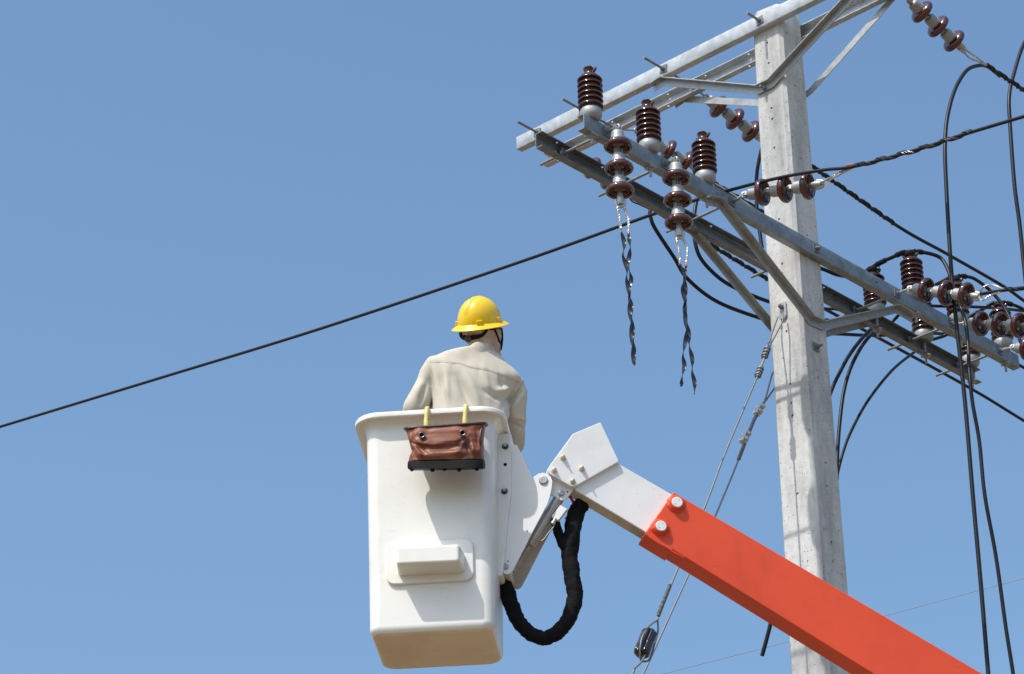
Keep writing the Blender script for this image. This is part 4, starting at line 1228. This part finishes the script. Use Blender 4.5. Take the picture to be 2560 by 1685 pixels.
YL, YR = YT-.03, YT+.07
TR = [(480, 1480, 1200, 1480, .128), (480, 1300, 1212, 1300, .125), (484, 1180, 1228, 1190, .124), (474, 1060, 1236, 1090, .124), (455, 960, 1282, 1060, .120), (440, 870, 1330, 1035, .112),
      (446, 800, 1338, 985, .100), (520, 745, 1275, 900, .090), (640, 712, 1200, 838, .082), (735, 690, 1150, 790, .076), (800, 680, 1100, 752, .070), (835, 668, 1085, 725, .066)]
def trow(r): return pp(r[0], r[1], YL), pp(r[2], r[3], YR)
shL, shR = pp(470, 870, YL+.01), pp(1318, 1065, YR+.01)
neck = pp(962, 704, YT+.02)
hip = pp(850, 1290, YT-.02); hip.z -= .14
elL = pp(322, 1275, YT+.03); elR = pp(1296, 1600, YT+.26)
sh_ax = (shR-shL).normalized()
fwd_ = Z.cross(sh_ax).normalized()
if fwd_.y < 0: fwd_ = -fwd_
def torso(bm, g=0):
    S = []
    for r_ in TR:
        l, q = trow(r_); ax = (q-l)/2
        S.append(((l+q)/2, ax*(1+g/ax.length), fwd_*(r_[4]+g)))
    ell_loft(bm, S, 44, .84)
haL = elL + V((.16, .20, .07)); haR = elR + V((-.06, .22, .08))
HC = pp(958, 470, YT+.035)     # centre of the head under the hat
# --- body
bm = bmesh.new()
torso(bm, -.030)
def limb(bm, pts, radii, n=20):
    P = catmull(pts, 8); m_ = len(P)-1; q = len(radii)-1
    def rf(s):
        x = s*q; i = min(int(x), q-1); return radii[i]*(1-(x-i))+radii[i+1]*(x-i)
    tube(bm, P, rf, n)
    ball(bm, P[0], radii[0], radii[0], radii[0]); ball(bm, P[-1], radii[-1], radii[-1], radii[-1])
limb(bm, [pp(500, 890, YL+.02), pp(412, 1010, YL+.02), pp(352, 1160, YT), elL, (elL+haL)/2, haL], (.026, .030, .036, .038, .034, .026))
limb(bm, [pp(1240, 1110, YR+.02), pp(1298, 1240, YR+.05), pp(1292, 1420, YR+.11), elR, (elR+haR)/2, haR], (.026, .030, .034, .030, .030, .026))
footL, footR = BK(-.12, -.02, .115), BK(.12, .05, .115)
kneeL, kneeR = BK(-.11, .02, .5), BK(.11, .08, .5)
limb(bm, [hip-V((.09, 0, .02)), kneeL, footL], (.088, .06, .042))
limb(bm, [hip+V((.09, 0, -.02)), kneeR, footR], (.088, .06, .042))
for f_ in (footL, footR): ell_loft(bm, [(f_+V((0, -.06, -.02)), V((.035, 0, 0)), Z*.03), (f_+V((0, .05, -.02)), V((.045, 0, 0)), Z*.035), (f_+V((.0, .17, -.03)), V((.04, 0, 0)), Z*.018)], 16)
limb(bm, [neck-Z*.03, HC-Z*.05], (.058, .055))
ball(bm, HC, .077, .097, .115)
hd = V((math.sin(R(34)), math.cos(R(34)), 0))     # where the head looks
hs = V((hd.y, -hd.x, 0))
ball(bm, HC+hd*.05-Z*.045, .052, .055, .06)
ball(bm, HC+hd*.104-Z*.022, .012, .014, .02)      # nose
for s in (-1, 1):
    ball(bm, HC+hs*s*.076-Z*.012-hd*.005, .014, .02, .030)
    ball(bm, HC+hd*.088+hs*s*.032+Z*.008, .013, .010, .009)
# hands: palm, four curled fingers, thumb leaving the side of the palm
for hp, el, sg in ((haL, elL, 1), (haR, elR, -1)):
    d = (hp-el).normalized(); sx = d.cross(Z).normalized()*sg; dn = sx.cross(d).normalized()
    if dn.z > 0: dn = -dn
    pc = hp+d*.055
    ell_loft(bm, [(hp, sx*.026, dn*.018), (hp+d*.03, sx*.036, dn*.016), (pc+d*.02, sx*.042, dn*.015), (pc+d*.042, sx*.038, dn*.012)], 18)
    for j, ln in enumerate((.070, .078, .073, .058)):
        b0 = pc+d*.034+sx*(-.030+.020*j)
        tube(bm, catmull([b0, b0+d*ln*.42+dn*.004, b0+d*ln*.68+dn*.024, b0+d*ln*.62+dn*.046], 4), lambda s: .0092-.0022*s, 10)
    b0 = hp+d*.024-sx*.030
    tube(bm, catmull([b0, b0+d*.028-sx*.022+dn*.012, b0+d*.050-sx*.022+dn*.030], 4), lambda s: .0115-.003*s, 10)
bm = remesh(bm, .0065); relax(bm, 3)
obj('body', bm, SKIN, man, 180)
# --- trousers and shoes
bm = bmesh.new()
ell_loft(bm, [(hip-Z*.06, V((.17, 0, 0)), V((0, .125, 0))), (hip+Z*.05, V((.172, 0, 0)), V((0, .127, 0)))], 30)
limb(bm, [hip-V((.09, 0, .04)), kneeL, footL+Z*.04], (.098, .078, .062)); limb(bm, [hip+V((.09, 0, -.04)), kneeR, footR+Z*.04], (.098, .078, .062))
bm = remesh(bm, .012); relax(bm, 4); obj('trousers', bm, TROUS, man, 180)
for f_ in (footL, footR):
    bm = bmesh.new()
    ell_loft(bm, [(f_+V((0, -.075, -.02)), V((.036, 0, 0)), Z*.034), (f_+V((0, -.02, -.0)), V((.044, 0, 0)), Z*.058), (f_+V((0, .07, -.018)), V((.05, 0, 0)), Z*.04), (f_+V((.0, .18, -.03)), V((.045, 0, 0)), Z*.026), (f_+V((.0, .205, -.034)), V((.02, 0, 0)), Z*.012)], 20, .8)
    obj('shoe', bm, RUBBER, man, 60)
# --- shirt
bm = bmesh.new()
torso(bm, 0)
limb(bm, [pp(492, 835, YL+.01), pp(455, 900, YL+.01), pp(408, 1010, YL+.02), pp(352, 1150, YT), elL, (elL+haL)/2, haL+(elL-haL)*.12], (.046, .050, .047, .060, .070, .056, .046))
limb(bm, [pp(1298, 1025, YR+.0), pp(1308, 1110, YR+.02), pp(1298, 1230, YR+.04), pp(1292, 1420, YR+.11), elR, (elR+haR)/2, haR+(elR-haR)*.12], (.040, .048, .053, .052, .043, .050, .044))
bm = remesh(bm, .0055); relax(bm, 6)
def screen(p):
    q = p-CAM; dz = q.dot(_f)
    return ((1280+FPX*q.dot(CR)/dz)-960)/.25522, ((842.5-FPX*q.dot(CU)/dz)-700)/.25522
def yoke(x):   # yoke seam height (z-crop rows) across the back
    pts = [(420, 808), (560, 802), (750, 822), (860, 858), (1000, 880), (1180, 940), (1290, 990), (1400, 1040)]
    for (a, b), (c, d) in zip(pts, pts[1:]):
        if x <= c: return b+(d-b)*(x-a)/(c-a)
    return 1040
bm.normal_update()
for v in bm.verts:
    x, y = screen(v.co); n_ = v.normal; o = 0
    q = v.co
    o += .0045*noise.noise(q*11)+.0025*noise.noise(V((q.x*26, q.y*26, q.z*12)))
    if n_.y < .25:
        yk = yoke(x)
        if 400 < x < 1400:
            s_ = 1/(1+math.exp((y-yk)/4)); o += .0030*s_
            o -= .0008*math.exp(-((y-yk)/6)**2)
            # little gathers under the yoke
            if 0 < y-yk < 120: o += .0016*math.sin(x*.06+math.sin(x*.02)*2)*min(1, (y-yk)/18)*math.exp(-(y-yk)/50)
        # broad folds of the back
        g = lambda cx, cy, ang, L, W: math.exp(-(((x-cx)*math.cos(ang)+(y-cy)*math.sin(ang))/L)**2-(((y-cy)*math.cos(ang)-(x-cx)*math.sin(ang))/W)**2)
        o -= .024*g(790, 1080, 1.15, 190, 45)
        o += .018*g(880, 1120, 1.2, 170, 50)
        o -= .024*g(1100, 1130, .35, 110, 30)
        o += .020*g(1170, 1080, -.3, 90, 35)
        o -= .020*g(1270, 1130, 2.3, 110, 24)
        o += .014*g(1310, 1190, 2.2, 120, 26)
        o -= .015*g(560, 1050, 1.45, 170, 26)
        o += .012*g(620, 1030, 1.5, 150, 28)
        o -= .014*g(380, 1130, 1.9, 110, 26)
        o += .006*g(330, 1080, 2.0, 90, 30)
        o -= .010*g(1150, 1010, 1.4, 90, 18)
        o += .007*g(1010, 1010, 1.4, 120, 30)
        o -= .012*g(1290, 1420, .4, 90, 20)
        o += .010*g(1320, 1350, .3, 90, 22)
    v.co += n_*o
relax(bm, 1, .35)
shirt = obj('shirt', bm, CLOTH, man, 180)
def hit(x, y):
    """nearest shirt point on the sight line through crop point x, y"""
    me = shirt.data; best = None; r_ = ray(*zp(x, y))
    dep = bvh.ray_cast(CAM, r_)
    return dep[0]
from mathutils.bvhtree import BVHTree
bvh = BVHTree.FromPolygons([v.co for v in shirt.data.vertices], [tuple(p.vertices) for p in shirt.data.polygons])
def seam(pts, r=.0009, name='seam'):
    P = []
    for a, b in zip(pts, pts[1:]):
        for i in range(10):
            h = hit(a[0]+(b[0]-a[0])*i/10, a[1]+(b[1]-a[1])*i/10)
            if h: P.append(h-ray(1280, 842)*.0004)
    if len(P) > 4:
        bm = bmesh.new(); tube(bm, P, r*.75, 6); obj(name, bm, SEAM, shirt)
seam([(445, 812), (560, 804), (750, 823), (860, 860), (1000, 882), (1180, 942), (1290, 992), (1340, 1020)])
seam([(418, 790), (440, 850), (475, 920), (486, 1010), (484, 1100)])
seam([(1352, 1010), (1330, 1060), (1290, 1110), (1240, 1170), (1212, 1230)])
# collar
bm = bmesh.new(); c0 = neck+Z*.004; ax_, ay_ = (trow(TR[-1])[1]-trow(TR[-1])[0]).normalized()*.088, fwd_*.082
rings = []
for j, (dz, s) in enumerate(((-.050, .90), (-.030, .95), (-.010, .985), (.004, .965), (.009, .950), (.008, .915), (-.006, .90), (-.028, .88), (-.050, .86))):
    rr_ = []
    for k in range(48):
        a = 2*math.pi*k/48
        rr_.append(bm.verts.new(c0+ax_*s*math.cos(a)+ay_*s*math.sin(a)+Z*(dz*(1-.35*max(0, math.sin(a))))+V((.10, 0, -.10))*0+Z*.002*math.sin(a*5)))
    rings.append(rr_)
for a, b in zip(rings, rings[1:]+[rings[0]]):
    for k in range(48): bm.faces.new((a[k], a[(k+1) % 48], b[(k+1) % 48], b[k]))
obj('collar', bm, CLOTH, shirt, 60)
# --- head cloth
bm = bmesh.new()
ball(bm, HC, .092, .106, .118)
ell_loft(bm, [(HC+Z*.02, hs*.092, hd*.106), (HC-Z*.03, hs*.096, hd*.108), (HC-Z*.06+hd*.003, hs*.093, hd*.100), (HC-Z*.09+hd*.008, hs*.082, hd*.086), (HC-Z*.12+hd*.012, hs*.080, hd*.084), (HC-Z*.17+hd*.016, hs*.076, hd*.080)], 40, .95)
bm = remesh(bm, .005); relax(bm, 6); bm.normal_update()
for v in bm.verts:
    q = v.co-HC; a = math.atan2(q.dot(hs), -q.dot(hd))
    k = max(0, min(1, (-q.z-.03)/.05))
    v.co += v.normal*(k*(.009*math.sin(a*5+q.z*26)+.010*noise.noise(V((a*2.2, q.z*26, 1))))-.005*math.exp(-((q.z+.085)/.012)**2)*k)
hc_ = obj('head_cloth', bm, HOODM, man, 180)
bvh2 = BVHTree.FromPolygons([v.co for v in hc_.data.vertices], [tuple(p.vertices) for p in hc_.data.polygons])
def hit2(x, y, o=.003):
    r_ = ray(*zp(x, y)); h = bvh2.ray_cast(CAM, r_)[0]
    return (h-r_*o) if h else at_y(*zp(x, y), HC.y)
# --- hard hat: local frame tipped back because he looks up
tilt = R(33)
vd_ = ray(1200, 810)
hu = (CU*.97 - CR*.105 - vd_*.09).normalized()
hf = (hd-hu*hd.dot(hu)).normalized(); hr = hf.cross(hu).normalized()
HB = pp(937, 425, YT+.02)    # centre of the brim plane
hat = obj('hard_hat', bmesh.new(), YEL, man); bpy.data.objects.remove(hat)
bm = bmesh.new(); NA, NB = 96, 26; rings = []
for j in range(NB+1):
    ph = math.pi/2*j/NB; rr_ = []
    for k in range(NA):
        a = 2*math.pi*k/NA; cx, cy = math.cos(a), math.sin(a)
        rx, ry, rz = .1075, .126, .136
        cp_ = max(0, math.cos(ph))**.86; x, y, zz = rx*cx*cp_, ry*cy*cp_, rz*math.sin(ph)
        rid = .0050*math.exp(-(x/.013)**4)*min(1, max(0, (zz-.055)/.03))
        sr_ = .0006*math.exp(-((abs(x)-.040)/.010)**4)*min(1, max(0, (zz-.075)/.02))
        s_ = 1+(rid+sr_)/.12
        rr_.append(bm.verts.new(HB+hr*x*s_+hf*y*s_+hu*zz*s_))
    rings.append(rr_)
    if j == NB-0: break
for a, b in zip(rings, rings[1:]):
    for k in range(NA): bm.faces.new((a[k], a[(k+1) % NA], b[(k+1) % NA], b[k]))
bmesh.ops.remove_doubles(bm, verts=bm.verts, dist=.0004)
hat = obj('hard_hat', bm, YEL, man, 45)
bm = bmesh.new(); rings = []
for x0, dz in ((0, .006), (.006, .001), (.017, -.006), (.029, -.015), (.0335, -.0185), (.0325, -.0215), (.028, -.019), (.016, -.010), (.002, -.004), (-.004, 0)):
    rings.append([bm.verts.new(HB+hr*(.1075+x0)*math.cos(a)+hf*(.128+x0*(1.0+.25*max(0, math.sin(a))))*math.sin(a)+hu*dz) for a in [2*math.pi*k/NA for k in range(NA)]])
for a, b in zip(rings, rings[1:]+[rings[0]]):
    for k in range(NA): bm.faces.new((a[k], a[(k+1) % NA], b[(k+1) % NA], b[k]))
obj('brim', bm, YEL, hat, 70)
for ang in (-R(90)+R(42), -R(90)-R(48), R(10)):
    c = HB+hr*.110*math.cos(ang)+hf*.129*math.sin(ang)+hu*.014; o_ = (hr*math.cos(ang)+hf*math.sin(ang)).normalized(); tt = hu.cross(o_)
    bm = bmesh.new(); box(bm, c, o_*.006, tt*.017, hu*.0115); bevel(bm, .004, 2); obj('lug', bm, YEL, hat)
# rear band, ratchet knob and chin strap
def strip(pts, wd, name, m, par, th=.002):
    P = catmull(pts, 6); bm = bmesh.new(); up = Z
    rings = []
    for i, p in enumerate(P):
        t_ = (P[min(i+1, len(P)-1)]-P[max(i-1, 0)]).normalized(); nn = -ray(1280, 842); b_ = t_.cross(nn).normalized(); n2 = b_.cross(t_).normalized()
        wv = wd(i/(len(P)-1)) if callable(wd) else wd
        rings.append([bm.verts.new(p+b_*wv*c+n2*th*s) for c, s in ((-1, -1), (1, -1), (1, .6), (.8, 1), (-.8, 1), (-1, .6))])
    for a, b in zip(rings, rings[1:]):
        for k in range(6): bm.faces.new((a[k], a[(k+1) % 6], b[(k+1) % 6], b[k]))
    bm.faces.new(rings[0]); bm.faces.new(rings[-1])
    return obj(name, bm, m, par, 60)
strip([hit2(762, 512, .006), hit2(772, 552, .008), hit2(820, 575, .010), hit2(880, 560, .010), hit2(940, 550, .008), hit2(990, 515, .006), hit2(1010, 480, .004)], lambda s: .016-.010*s, 'rear_band', RUBBER, hat)
c = hit2(822, 577, .016); bm = bmesh.new(); lathe(bm, [(.0175, -.008), (.0175, .006), (.0155, .008), (.0115, .0085), (.0105, .007), (0, .007)], c, -ray(1280, 842), 28)
obj('ratchet_knob', bm, mat('dark_grey_plastic', (.05, .052, .055), .5), hat, 40)
strip([hit2(1035, 482, .003), hit2(1080, 480, .004), hit2(1140, 480, .004)], .005, 'chin_strap', RUBBER, hat)
strip([hit2(1085, 490, .003), hit2(1105, 530, .003), hit2(1125, 590, .003), hit2(1140, 630, .003), hit2(1142, 670, .003)], .0052, 'chin_strap', RUBBER, hat)
strip([hit2(1148, 470, .003), hit2(1156, 530, .003), hit2(1156, 590, .003), hit2(1148, 650, .003), hit2(1140, 685, .003)], .0065, 'chin_strap', RUBBER, hat)
